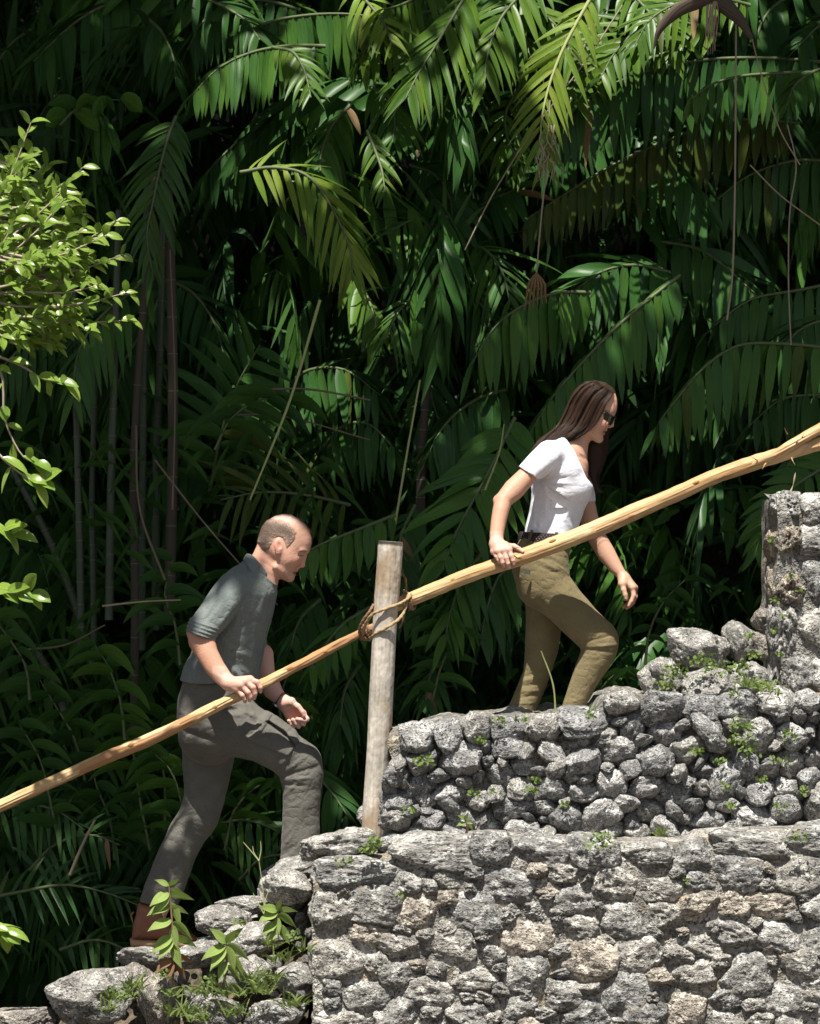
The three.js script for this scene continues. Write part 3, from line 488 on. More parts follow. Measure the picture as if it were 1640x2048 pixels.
// ---------------------------------------------------------------- the man
{
  const who = thing('person', P(410, 1893, 0), 'balding man in green rolled sleeve shirt and grey trousers gripping the rail', 'person');
  const headPoly = [[516, 1084], [520, 1068], [524, 1055.5], [534, 1042], [548.8, 1032], [566.3, 1027.6], [583, 1029.3], [597.6, 1038], [610.2, 1049], [619, 1061.5], [623.4, 1076], [623.2, 1087], [620.3, 1097], [617, 1104.5], [612.5, 1110], [608.5, 1117], [604, 1126], [600, 1135], [597.8, 1139], [594, 1142.6], [590.6, 1146], [590, 1150.5], [587, 1153.5], [586, 1157.5], [582.9, 1161.7], [576, 1163.2], [568, 1160.7], [556.6, 1155.5], [549, 1142], [540, 1128], [526, 1110], [519, 1098]];
  const wHead = (x, y) => { const [px, py] = toPx(x, y, 0); return 0.078 * (1 - 0.30 * sstep(1102, 1162, py)) * (1 - 0.34 * sstep(578, 612, px)) * (1 - 0.12 * sstep(560, 520, px)); };
  const skull = inflate(headPoly, 0.062, wHead);
  const neck = chain([[519, 1086, 570, 1146, 0, 0.052], [511, 1102, 558, 1156, 0, 0.056], [502, 1120, 550, 1168, 0, 0.066], [492, 1135, 548, 1185, 0, 0.075]]);
  const feat = [cone(P(611, 1112, 0), P(604.6, 1129.5, 0), 0.0055, 0.0088), ball(P(604.8, 1131, 0), 0.0105, 0.0085, 0.0095), ball(P(600.5, 1131.8, 0.010), 0.0075, 0.006, 0.0062), ball(P(600.5, 1131.8, -0.010), 0.0075, 0.006, 0.0062)];
  const sides = (f) => (x, y, z) => f(x, y, Math.abs(z));
  const brow = sides(cone(P(613, 1101.5, 0.010), P(601, 1101, 0.045), 0.007, 0.006)), cheek = sides(ball(P(583, 1119, 0.048), 0.024, 0.018, 0.016)), jaw = sides(cone(P(580, 1155, 0.022), P(552, 1134, 0.054), 0.012, 0.013));
  const socket = sides(ball(P(605, 1110.2, 0.038), 0.0145, 0.0100, 0.017)), eye = sides(ball(P(600, 1110.8, 0.030), 0.0115));
  const lipU = sides(cone(P(594.2, 1142.2, 0), P(587, 1143.6, 0.022), 0.0042, 0.0028)), lipL = sides(cone(P(589.8, 1149.4, 0), P(585, 1147.2, 0.020), 0.0048, 0.003)), slit = sides(cone(P(595, 1146.2, 0), P(583.5, 1144.6, 0.032), 0.0024, 0.0015)), chin = ball(P(580.5, 1155.5, 0), 0.014, 0.013, 0.018);
  const nostril = sides(ball(P(603, 1135.2, 0.006), 0.0036, 0.0022, 0.0028)), nasal = sides(cone(P(598, 1130, 0.016), P(587, 1141, 0.034), 0.003, 0.002));
  const earBase = ball(P(557.8, 1092.5, 0.079), 0.0185, 0.0305, 0.0085, 0.16), earIn = ball(P(559, 1091, 0.0905), 0.0105, 0.0185, 0.0085, 0.16), lobe = ball(P(556.4, 1105, 0.076), 0.009, 0.009, 0.006), helix = ball(P(561.5, 1098.5, 0.081), 0.005, 0.006, 0.006);
  const ear = sides((x, y, z) => { const tilt = (P(560, 0, 0).x - x) * 0.28; const zz = z - tilt; let d = smin(earBase(x, y, zz), lobe(x, y, zz), 0.006); d = smax(d, -earIn(x, y, zz), 0.004); return smin(d, helix(x, y, zz), 0.003); });
  const face = (x, y, z) => {
    let d = skull(x, y, z);
    if (d > 0.08) return d;
    d = smin(d, chin(x, y, z), 0.012); d = smin(d, jaw(x, y, z), 0.02); d = smin(d, cheek(x, y, z), 0.022); d = smin(d, brow(x, y, z), 0.014);
    d = smax(d, -socket(x, y, z), 0.010); d = smin(d, eye(x, y, z), 0.003);
    for (const f of feat) d = smin(d, f(x, y, z), 0.007);
    d = smin(d, lipU(x, y, z), 0.004); d = smin(d, lipL(x, y, z), 0.004); d = smax(d, -slit(x, y, z), 0.003); d = smax(d, -nostril(x, y, z), 0.002); d = smax(d, -nasal(x, y, z), 0.006);
    return smin(d, ear(x, y, z), 0.004);
  };
  const headAll = (x, y, z) => smin(face(x, y, z), neck(x, y, z), 0.012);
  const skin = (x, y, z) => {
    let c = [0.54, 0.305, 0.215]; const az = Math.abs(z);
    c = blend(c, [0.62, 0.40, 0.32], sstep(1062, 1036, y)); // scalp
    c = blend(c, [0.60, 0.27, 0.20], 0.55 * near(x, y, 590, 1124, 16, 12) + 0.6 * near(x, y, 604, 1131, 9, 7) + 0.5 * near(x, y, 520, 1118, 18, 12));
    c = blend(c, [0.63, 0.27, 0.22], sstep(0.078, 0.09, az) * near(x, y, 558, 1092, 16, 22));
    c = blend(c, [0.36, 0.22, 0.15], 0.35 * near(x, y, 575, 1148, 16, 12) + 0.25 * near(x, y, 594, 1139, 5, 4)); // shaven jaw
    c = blend(c, [0.40, 0.13, 0.11], Math.max(near(x, y, 589, 1149, 4.5, 3), 0.7 * near(x, y, 591, 1142.5, 5, 1.6)) * sstep(0.035, 0.02, az));
    c = blend(c, [0.05, 0.02, 0.02], near(x, y, 589, 1145.6, 6, 1.3) * sstep(0.034, 0.026, az));
    if (az > 0.018 && x > 590) { c = blend(c, [0.20, 0.12, 0.07], 0.85 * Math.exp(-(((y - (1103.2 - (610 - x) * 0.16 + Math.max(0, 602 - x) * 0.3)) / 1.5) ** 2)) * sstep(596, 599, x) * sstep(615, 611, x)); c = blend(c, [0.05, 0.03, 0.025], 0.95 * Math.exp(-(((y - (1111.4 - (604 - x) * 0.12)) / 1.1) ** 2)) * sstep(594.5, 597, x) * sstep(607, 604, x)); c = blend(c, [0.42, 0.20, 0.15], 0.5 * near(x, y, 599, 1107.5, 5, 1.5)); }
    return c;
  };
  const bits = [];
  { const [a, b] = box(486, 1018, 632, 1192, -0.12, 0.12); bits.push(paint(nets(headAll, a, b, 0.0030), skin)); }
  const armTone = (x, y, z) => blend([0.47, 0.255, 0.17], [0.52, 0.245, 0.18], 0.7 * near(x, y, 380, 1266, 12, 12) + 0.5 * noise3(x * 0.06, y * 0.06, 3) ** 2);
  const armR = all([chain([[390, 1240, 424, 1253, 0.226, 0.036], [376, 1258, 424, 1264, 0.236, 0.044], [376.5, 1280, 430, 1282, 0.245, 0.042], [392.5, 1309, 436.5, 1307, 0.262, 0.037], [408.5, 1335, 449, 1331, 0.276, 0.031], [428, 1358.5, 462, 1349, 0.29, 0.025], [443, 1374, 469, 1356, 0.302, 0.023]]), ball(P(384, 1266, 0.238), 0.021), ball(P(398, 1262, 0.262), 0.016), cone(P(430, 1345, 0.298), P(452, 1363, 0.318), 0.006, 0.005)], 0.012);
  { const [a, b] = box(360, 1215, 480, 1385, 0.17, 0.36); bits.push(paint(nets(armR, a, b, 0.0045), armTone)); }
  const handR = handField(P(459, 1367, 0.312), 0.0215, [
    { j: [[475, 1378, 0.333], [485, 1391, 0.347], [489.5, 1399, 0.340], [490, 1403, 0.330]], r: [0.0115, 0.0098, 0.0088, 0.0075] },
    { j: [[482, 1370, 0.342], [496, 1385, 0.352], [500, 1394, 0.346], [499.5, 1400.5, 0.334]], r: [0.0125, 0.0108, 0.0098, 0.0082] },
    { j: [[491, 1363, 0.340], [506.5, 1375, 0.352], [509.5, 1387, 0.347], [508, 1396, 0.334]], r: [0.013, 0.0112, 0.010, 0.0085] },
    { j: [[500, 1359.5, 0.328], [515, 1364.5, 0.342], [520.5, 1375, 0.342], [521, 1383, 0.336]], r: [0.0125, 0.0105, 0.0095, 0.008] },
    { j: [[468, 1366, 0.288], [484, 1372, 0.262], [498, 1374, 0.258], [510, 1369, 0.262]], r: [0.014, 0.012, 0.011, 0.009] }]);
  const handTone = (x, y, z) => blend([0.55, 0.32, 0.245], [0.54, 0.235, 0.185], 0.7 * Math.max(near(x, y, 476, 1378, 5), near(x, y, 487, 1391, 4), near(x, y, 497, 1386, 4), near(x, y, 507, 1376, 4), near(x, y, 515, 1365, 4)));
  { const [a, b] = box(436, 1340, 530, 1412, 0.235, 0.37); bits.push(paint(nets((x, y, z) => smin(handR(x, y, z), armR(x, y, z), 0.01), a, b, 0.0026), handTone)); }
  const armL = chain([[500, 1300, 545, 1322, -0.20, 0.04], [514, 1352, 548, 1336, -0.185, 0.038], [532, 1394, 558, 1366, -0.16, 0.034], [553, 1410, 569, 1388, -0.135, 0.024], [562, 1415, 576, 1394, -0.12, 0.022]]);
  const palmTone = (x, y, z) => blend([0.58, 0.345, 0.275], [0.58, 0.23, 0.19], 0.8 * near(x, y, 590, 1427, 12, 8));
  const handL = handField(P(568, 1405, -0.12), 0.022, [
    { j: [[604, 1428, -0.128], [613.5, 1438, -0.108], [609, 1441, -0.094], [600, 1439, -0.086]], r: [0.0135, 0.0112, 0.010, 0.0085] },
    { j: [[599, 1434, -0.138], [606.5, 1447, -0.112], [602, 1445, -0.096], [594.5, 1438, -0.088]], r: [0.0135, 0.0112, 0.010, 0.0085] },
    { j: [[591, 1438, -0.142], [596.5, 1452, -0.116], [592, 1447, -0.098], [586, 1439.5, -0.092]], r: [0.013, 0.011, 0.0098, 0.0084] },
    { j: [[582, 1439, -0.138], [586, 1452.5, -0.118], [581.5, 1448, -0.102], [577.5, 1441.5, -0.096]], r: [0.012, 0.0098, 0.0088, 0.0075] },
    { j: [[582, 1404, -0.098], [596, 1413, -0.088], [605, 1424, -0.084], [607.5, 1431, -0.084]], r: [0.014, 0.012, 0.0105, 0.009] }], 0.007);
  { const [a, b] = box(500, 1290, 625, 1465, -0.26, -0.05); bits.push(paint(nets((x, y, z) => smin(handL(x, y, z), armL(x, y, z), 0.012), a, b, 0.003), palmTone)); }
  // the rest of the body, under the clothes
  const core = all([chain([[500, 1140, 540, 1172, 0, 0.06], [458, 1175, 536, 1208, 0, 0.13], [430, 1210, 530, 1240, 0, 0.145], [408, 1290, 512, 1310, 0, 0.125], [384, 1380, 490, 1385, 0, 0.13], [366, 1440, 478, 1450, 0, 0.14]]),
    cone(P(450, 1190, 0.16), P(404, 1252, 0.225), 0.045, 0.042), cone(P(450, 1190, -0.16), P(520, 1330, -0.2), 0.045, 0.036), cone(P(425, 1440, 0.09), P(598, 1528, 0.09), 0.07, 0.05), cone(P(598, 1528, 0.09), P(590, 1740, 0.09), 0.05, 0.03), cone(P(420, 1450, -0.09), P(400, 1640, -0.09), 0.07, 0.045), cone(P(400, 1640, -0.09), P(308, 1850, -0.09), 0.045, 0.03)], 0.03);
  { const [a, b] = box(260, 1120, 660, 1880, -0.28, 0.28); bits.push(paint(nets(core, a, b, 0.014), () => [0.6, 0.36, 0.26])); }
  part('body', boxUV(join(bits)), M.skin, who);
  // hair: cropped, thinning towards a bare crown
  {
    const q = inside(flatP([[505, 1070], [512, 1050], [530, 1036], [545, 1036], [562, 1036.5], [577, 1042], [588, 1052], [596, 1063], [594.5, 1078], [585, 1092], [573, 1101], [569.5, 1093], [568, 1081], [560, 1075.5], [551, 1078], [546, 1090], [540, 1100], [531, 1109], [524, 1109], [512, 1096]]));
    const hairF = (x, y, z) => { const s = q(x, y) + 0.006 * fbm(x * 260, y * 260, z * 260, 2) + 0.006 * fbm(x * 60, y * 60, z * 60, 2); return skull(x, y, z) - (-0.002 + 0.0052 * sstep(-0.004, 0.016, s) + 0.0012 * fbm(x * 420, y * 420, z * 420, 2) * sstep(0, 0.006, s)); };
    const [a, b] = box(505, 1025, 605, 1115, -0.1, 0.1), g = nets(hairF, a, b, 0.0026);
    paint(g, (x, y, z) => { const p = P(x, y, z), s = q(p.x, p.y), n = 0.5 + 0.5 * fbm(x * 0.7, y * 0.7, z * 350, 2) * 2; return blend(blend([0.50, 0.32, 0.24], [0.105, 0.070, 0.050], sstep(-0.004, 0.030, s + 0.012 * noise3(x * 0.9, y * 0.9, z * 400))), [0.20, 0.145, 0.11], 0.45 * clamp(n, 0, 1)); });
    const hairMesh = part('hair', boxUV(g), new THREE.MeshStandardMaterial({ vertexColors: true, roughness: 0.75, bumpMap: skinBump, bumpScale: 0.003 }), who);
    const r = rngOf(5), wisps = [];
    { // the cropped hairs themselves
      const hp = [], hi = [], gp = hairMesh.geometry.attributes.position, gn = hairMesh.geometry.attributes.normal;
      for (let i = 0; i < 5200; i++) {
        const k = Math.floor(r() * gp.count), x = gp.getX(k), y = gp.getY(k), z = gp.getZ(k), s = q(x, y); if (s < 0.001 + 0.014 * r()) continue;
        const n = V(gn.getX(k), gn.getY(k), gn.getZ(k)), d = n.clone().multiplyScalar(0.55).add(V(-0.35 + 0.5 * (r() - 0.5), -0.75 + 0.5 * (r() - 0.5), 0.4 * (r() - 0.5))).normalize(), l = 0.007 + 0.007 * r(), b = V().crossVectors(d, n).normalize().multiplyScalar(0.0009), o = hp.length / 3;
        hp.push(x - b.x, y - b.y, z - b.z, x + b.x, y + b.y, z + b.z, x + d.x * l, y + d.y * l, z + d.z * l, x + n.x * 0.0012, y + n.y * 0.0012, z + n.z * 0.0012); hi.push(o, o + 1, o + 2, o + 1, o + 3, o + 2, o + 3, o, o + 2);
      }
      part('hair_strands', geoOf(hp, hi), new THREE.MeshStandardMaterial({ color: lin(0.13, 0.085, 0.055), roughness: 0.5, side: THREE.DoubleSide }), hairMesh).userData.kind = 'stuff';
    }
    for (let i = 0; i < 46; i++) { const t = r(), x = lerp(590, 619, t), y = lerp(1034, 1064, t ** 1.25) + 1, z = (r() - 0.5) * 0.05, s = 4 + r() * 5; wisps.push(tube([P(x, y, z), P(x + s * 0.4, y - s * 0.12, z), P(x + s, y + s * 0.25, z + 0.004)], [0.0009, 0.0005], 3, { per: 2, closed: false })); }
    part('wisps', join(wisps), new THREE.MeshStandardMaterial({ color: lin(0.22, 0.13, 0.07), roughness: 0.6 }), who);
  }
  // shirt
  M.shirt = clothMat(0.165, 0.190, 0.180);
  const torso = chain([[494, 1124, 547, 1168, 0, 0.085], [470, 1138, 553, 1180, 0, 0.125], [442, 1161, 550, 1204, 0, 0.172], [420, 1192, 543, 1236, 0, 0.18], [402, 1236, 534, 1266, 0, 0.172], [388, 1288, 525, 1310, 0, 0.16], [375, 1332, 518, 1344, 0, 0.158], [363, 1357, 513, 1360, 0, 0.165], [358, 1375, 512, 1376, 0, 0.165]]);
  const sleeveR = chain([[438, 1158, 500, 1196, 0.135, 0.06], [416, 1188, 480, 1222, 0.175, 0.066], [396, 1218, 458, 1248, 0.205, 0.062], [381, 1241, 440, 1262, 0.226, 0.058], [377, 1252, 435, 1268, 0.232, 0.058]]);
  const sleeveL = chain([[450, 1165, 525, 1196, -0.14, 0.06], [470, 1230, 530, 1240, -0.18, 0.06], [490, 1290, 535, 1285, -0.195, 0.055]]);
  const shirtFolds = folds([[470, 1262, 520, 1235, 4.96, -5], [445, 1270, 500, 1300, 5.58, -5], [455, 1292, 515, 1318, 6.2, 5], [430, 1300, 500, 1336, 6.2, -5], [462, 1326, 486, 1357, 4.34, 7], [470, 1322, 492, 1350, 3.72, -4], [480, 1195, 436, 1262, 5.58, 5], [497, 1190, 452, 1262, 4.34, -5], [488, 1215, 470, 1255, 3.72, 4], [520, 1200, 505, 1240, 4.96, -4], [532, 1185, 523, 1225, 3.72, 4], [395, 1320, 388, 1352, 3.72, -6], [378, 1335, 386, 1356, 3.1, 5], [405, 1335, 400, 1362, 3.72, 5], [503, 1160, 512, 1200, 4.34, 3], [425, 1205, 408, 1235, 3.72, -3], [448, 1195, 415, 1240, 3.1, -3], [462, 1150, 500, 1140, 3.1, -2.5], [468, 1156, 505, 1146, 2.48, 2], [512, 1262, 500, 1345, 6.2, 4]], 0.02);
  const neckLine = cutter(556, 1170, 488, 1119); const hem = cutter(340, 1358, 394, 1366), hem2 = cutter(394, 1366, 530, 1358);
  const shirtF = (x, y, z) => { let d = smin(torso(x, y, z), sleeveR(x, y, z), 0.018); d = smin(d, sleeveL(x, y, z), 0.02); if (Math.abs(d) > 0.05) return d; d += 0.002; d -= 0.75 * shirtFolds(x, y, z) + cloth(x, y, z, 0.0035) + 0.0016 * ridge(x * 9 + y * 5, y * 9 - x * 4, z * 9); return Math.max(d, hem(x, y), hem2(x, y), neckLine(x, y)); };
  { const [a, b] = box(350, 1105, 565, 1385, -0.28, 0.31); part('shirt', boxUV(nets(shirtF, a, b, 0.0044)), M.shirt, who); }
  { // the rolled cuff: three soft turns
    const cuff = chain([[381, 1239, 441, 1260, 0.226, 0.066], [375.5, 1249, 437, 1268, 0.231, 0.070], [373, 1258, 432, 1274, 0.236, 0.069]]), c1 = cutter(360, 1252, 445, 1281), c0 = cutter(446, 1249, 376, 1225), hole = chain([[381, 1259, 426, 1272, 0.238, 0.052], [372, 1280, 424, 1292, 0.245, 0.052]]);
    const [a, b] = box(355, 1215, 460, 1295, 0.13, 0.34);
    part('cuff', boxUV(nets((x, y, z) => { let d = cuff(x, y, z); if (Math.abs(d) > 0.05) return d; const s = c1(x, y); d -= 0.0035 * Math.cos((s + 0.004) * 420) * 0.7 + cloth(x, y, z, 0.006); d = smax(d, c1(x, y), 0.005); d = smax(d, c0(x, y), 0.005); return smax(d, -hole(x, y, z), 0.004); }, a, b, 0.0042)), M.shirt, who);
  }
  { // collar: folded band round the neck, and the stitched front edge with its buttons
    const up = new THREE.CatmullRomCurve3([P(544, 1160, -0.022), P(537, 1149, -0.055), P(522, 1129, -0.068), P(507, 1113, -0.045), P(500, 1109, 0), P(507, 1112, 0.045), P(521, 1128, 0.070), P(536, 1148, 0.060), P(547, 1161, 0.030)]);
    const dn = new THREE.CatmullRomCurve3([P(530, 1165, -0.075), P(515, 1155, -0.105), P(500, 1138, -0.105), P(490, 1123, -0.06), P(486, 1119, 0), P(490, 1123, 0.06), P(499, 1137, 0.112), P(508, 1154, 0.122), P(519, 1162, 0.105)]);
    const pos = [], uv = [], idx = [], nu = 60, nv = 8;
    for (const off of [0, 1]) for (let i = 0; i <= nu; i++) for (let j = 0; j <= nv; j++) { const a = up.getPoint(i / nu), b = dn.getPoint(i / nu), t = j / nv, p = V().lerpVectors(a, b, t); p.y += 0.012 * Math.sin(Math.PI * t) ; if (off) { const c = P(525, 1150, 0).sub(p).normalize(); p.addScaledVector(c, 0.005); } pos.push(p.x, p.y, p.z); uv.push(i / nu * 0.4, t * 0.06); }
    const w = nv + 1, h = (nu + 1) * w;
    for (let i = 0; i < nu; i++) for (let j = 0; j < nv; j++) { const a = i * w + j; idx.push(a, a + w, a + 1, a + 1, a + w, a + w + 1, h + a, h + a + 1, h + a + w, h + a + 1, h + a + w + 1, h + a + w); }
    for (let i = 0; i < nu; i++) for (const j of [0, nv]) { const a = i * w + j; idx.push(a, h + a, a + w, a + w, h + a, h + a + w); }
    for (const i of [0, nu]) for (let j = 0; j < nv; j++) { const a = i * w + j; idx.push(a, a + 1, h + a, a + 1, h + a + 1, h + a); }
    part('collar', geoOf(pos, idx, uv), M.shirt, who);
    const pl = tube([P(546, 1164, 0.028), P(551, 1180, 0.022), P(547, 1206, 0.02), P(540, 1238, 0.018), P(531, 1270, 0.016), P(523, 1312, 0.014), P(514, 1357, 0.012)], [0.0075], 8, { per: 6 }); part('placket', pl, M.shirt, who);
    const bm = new THREE.MeshStandardMaterial({ color: lin(0.12, 0.12, 0.10), roughness: 0.4 });
    for (const [x, y, z] of [[542, 1167, 0.058], [545, 1193, 0.05], [533, 1246, 0.045]]) { const b = part('button', new THREE.CylinderGeometry(0.0052, 0.0052, 0.003, 14), bm, who); b.position.add(P(x, y, z)); b.rotation.set(Math.PI / 2, 0, -0.6); }
  }
  // trousers
  M.trousers = clothMat(0.122, 0.115, 0.098, 0.008);
  const pelvis = chain([[370, 1352, 505, 1362, 0, 0.15], [362, 1378, 508, 1384, 0, 0.155], [354, 1410, 506, 1410, 0, 0.168], [352, 1440, 500, 1440, 0, 0.172], [354, 1468, 480, 1470, 0, 0.16]]);
  const thigh = chain([[390, 1495, 470, 1384, 0.07, 0.105], [436, 1506, 506, 1402, 0.085, 0.105], [501, 1520, 548, 1432, 0.09, 0.098], [548, 1543, 597, 1467, 0.095, 0.088], [564, 1556, 636, 1502, 0.095, 0.078], [566, 1572, 642, 1530, 0.095, 0.075]]);
  const shin = chain([[560, 1540, 640, 1510, 0.095, 0.075], [565, 1578, 642, 1560, 0.095, 0.076], [564, 1610, 641.5, 1605, 0.095, 0.075], [563.5, 1653, 641, 1653, 0.095, 0.07], [561.5, 1690, 639, 1690, 0.095, 0.068], [559.5, 1712, 634, 1716, 0.095, 0.068], [558, 1732, 632, 1735, 0.095, 0.066]]);
  const back = chain([[354, 1440, 480, 1450, -0.07, 0.11], [362, 1490, 474, 1496, -0.085, 0.105], [365, 1545, 461, 1552, -0.09, 0.095], [365.5, 1590, 452, 1600, -0.09, 0.085], [355, 1629, 440, 1634, -0.09, 0.078], [337, 1668, 416, 1662, -0.09, 0.072], [314, 1716, 391, 1712, -0.09, 0.066], [290, 1774, 371, 1770, -0.09, 0.062], [276, 1812, 352, 1818, -0.09, 0.060], [270, 1826, 346, 1834, -0.09, 0.06]]);
  const f1 = folds([[470, 1412, 540, 1440, 4.96, 5], [480, 1408, 520, 1455, 3.72, -4], [450, 1430, 505, 1425, 5.58, 4], [440, 1452, 520, 1468, 6.2, -5], [455, 1440, 525, 1500, 5.58, 4], [470, 1490, 540, 1500, 4.96, -4], [570, 1548, 632, 1532, 3.72, -6], [572, 1556, 628, 1552, 3.1, 5], [568, 1566, 622, 1568, 3.1, -5], [574, 1540, 610, 1512, 3.72, 4], [566, 1590, 600, 1560, 3.72, 4], [568, 1612, 612, 1585, 4.34, -3], [570, 1670, 592, 1640, 3.72, 3], [566, 1706, 600, 1680, 4.34, -4], [566, 1695, 590, 1660, 3.1, 4], [605, 1545, 606, 1715, 2.4, 2.2], [440, 1412, 490, 1404, 3.1, 5], [437, 1420, 486, 1415, 2.48, -5], [434, 1428, 488, 1426, 3.1, 5], [364, 1385, 420, 1388, 3.1, -3], [358, 1420, 400, 1440, 5.58, 4], [362, 1455, 430, 1480, 6.2, -5], [500, 1405, 530, 1478, 2.4, 2.5], [612, 1475, 545, 1548, 5.58, 3], [590, 1452, 560, 1475, 2.48, -3], [620, 1530, 640, 1560, 4.34, -3]], 0.06);
  const f2 = folds([[380, 1500, 440, 1530, 6.2, -5], [372, 1560, 440, 1590, 5.58, 4], [360, 1630, 430, 1622, 4.34, -6], [358, 1640, 425, 1648, 3.72, 5], [350, 1650, 420, 1665, 3.72, -5], [345, 1668, 400, 1690, 4.34, 4], [350, 1740, 338, 1790, 2.48, 4], [342, 1720, 352, 1760, 2.48, -4], [352, 1752, 340, 1770, 2.4, 4], [357, 1765, 338, 1782, 2.4, -4], [330, 1700, 300, 1780, 5.58, 3], [372, 1610, 380, 1560, 4.96, -4], [437, 1560, 425, 1620, 5.58, 3]], -0.09);
  const pocket = inside(flatP([[534, 1424], [556, 1434], [592, 1460], [598, 1482], [577, 1512], [520, 1490], [494, 1478], [516, 1458]], 0.15)), flap = inside(flatP([[531, 1422], [545, 1428], [524, 1462], [500, 1484], [485, 1470], [512, 1450]], 0.15)), mouth = inside(flatP([[530, 1443], [536, 1440], [570, 1462], [592, 1490], [590, 1496], [566, 1472]], 0.15));
  const edge = cutter(262, 1805, 360, 1822), edge2 = cutter(540, 1712, 660, 1722);
  const legsF = (x, y, z) => {
    let d = smin(pelvis(x, y, z), thigh(x, y, z), 0.03); d = smin(d, back(x, y, z), 0.012); d = smin(d, shin(x, y, z), 0.016);
    if (Math.abs(d) > 0.05) return d; d += 0.004;
    if (z > 0.05) { const s = pocket(x, y), t = flap(x, y), m = mouth(x, y); d -= 0.010 * sstep(-0.002, 0.003, s) + 0.007 * sstep(-0.002, 0.002, t) - 0.022 * sstep(-0.001, 0.005, m) * sstep(0.1, 0.14, z); }
    d -= f1(x, y, z) * sstep(-0.05, 0.02, z) + f2(x, y, z) * sstep(0.0, -0.04, z) + cloth(x, y, z, 0.004) + 0.003 * ridge(x * 7 + y * 3, y * 9 - x * 5, z * 7);
    return Math.max(d, z < 0 && y < P(0, 1640).y ? edge(x, y) : -1, z > 0 && y < P(0, 1640).y ? edge2(x, y) : -1);
  };
  { const [a, b] = box(262, 1345, 655, 1845, -0.26, 0.27); part('trousers', boxUV(nets(legsF, a, b, 0.0045)), M.trousers, who); }
  // boots
  const leather = new THREE.MeshStandardMaterial({ color: lin(0.20, 0.075, 0.04), bumpMap: skinBump, bumpScale: 0.002, roughness: 0.55 }), sole = new THREE.MeshStandardMaterial({ color: lin(0.34, 0.21, 0.11), roughness: 0.8 });
  const boot = (dx, dy, z) => {
    const mv = (l) => l.map(([x, y]) => [x + dx, y + dy]), g = thingless();
    const upper = inflate(mv([[277, 1806], [322, 1806], [330, 1836], [346, 1852], [372, 1862], [392, 1873], [395, 1882], [263, 1880], [266, 1852]]), 0.034, 0.048, z), cuffLine = cutter(400 + dx, 1812 + dy, 250 + dx, 1812 + dy, z), [a, b] = box(250 + dx, 1795 + dy, 405 + dx, 1900 + dy, z - 0.07, z + 0.07);
    const m = part('boot', boxUV(nets((x, y, zz) => upper(x, y, zz) - 0.0012 * fbm(x * 40, y * 40, zz * 40, 2), a, b, 0.0045)), leather, who);
    const s = part('sole', boxUV(nets(inflate(mv([[259.5, 1876], [330, 1880], [397, 1882], [399, 1890], [386, 1893], [346, 1894], [336, 1891], [322, 1894], [262, 1893]]), 0.012, 0.053, z), a, b, 0.004)), sole, m);
    part('heel_tab', tube([P(268 + dx, 1824 + dy, z), P(263 + dx, 1830 + dy, z), P(264 + dx, 1838 + dy, z)], [0.004], 6, { per: 4 }), leather, m);
    for (let i = 0; i < 4; i++) part('lace', tube([P(334 + i * 7 + dx, 1838 + i * 6 + dy, z - 0.025), P(338 + i * 7 + dx, 1836 + i * 6 + dy, z), P(334 + i * 7 + dx, 1840 + i * 6 + dy, z + 0.028)], [0.003], 6, { per: 4 }), sole, m);
  };
  function thingless() { return null; }
  boot(0, 0, -0.09); boot(291, -100, 0.095);
  { // wrist watch on the far arm
    const wm = new THREE.MeshPhysicalMaterial({ color: lin(0.02, 0.022, 0.026), roughness: 0.35, clearcoat: 0.6 }), c = P(560.5, 1399.5, -0.133), g = new THREE.TorusGeometry(0.0265, 0.0058, 10, 40); g.scale(1, 0.92, 1.9);
    const m = part('watch', g, wm, who); m.position.add(c); m.rotation.set(0, Math.PI / 2, 0); m.rotation.order = 'ZYX'; m.rotation.z = -0.62;
    const dial = new THREE.Mesh(new THREE.CylinderGeometry(0.017, 0.018, 0.008, 28), new THREE.MeshStandardMaterial({ color: lin(0.35, 0.36, 0.38), metalness: 1, roughness: 0.3 })); dial.name = 'watch_case'; dial.position.set(0, -0.028, 0); shade(dial); m.add(dial);
    for (let i = 0; i < 10; i++) { const a = -0.6 + i * 0.32, l = new THREE.Mesh(new THREE.BoxGeometry(0.005, 0.0035, 0.017), new THREE.MeshStandardMaterial({ color: lin(0.5, 0.5, 0.52), metalness: 1, roughness: 0.35 })); l.name = 'link'; l.position.set(Math.cos(a) * 0.0325, Math.sin(a) * 0.030, 0); l.rotation.z = a + Math.PI / 2; shade(l); m.add(l); }
  }
}
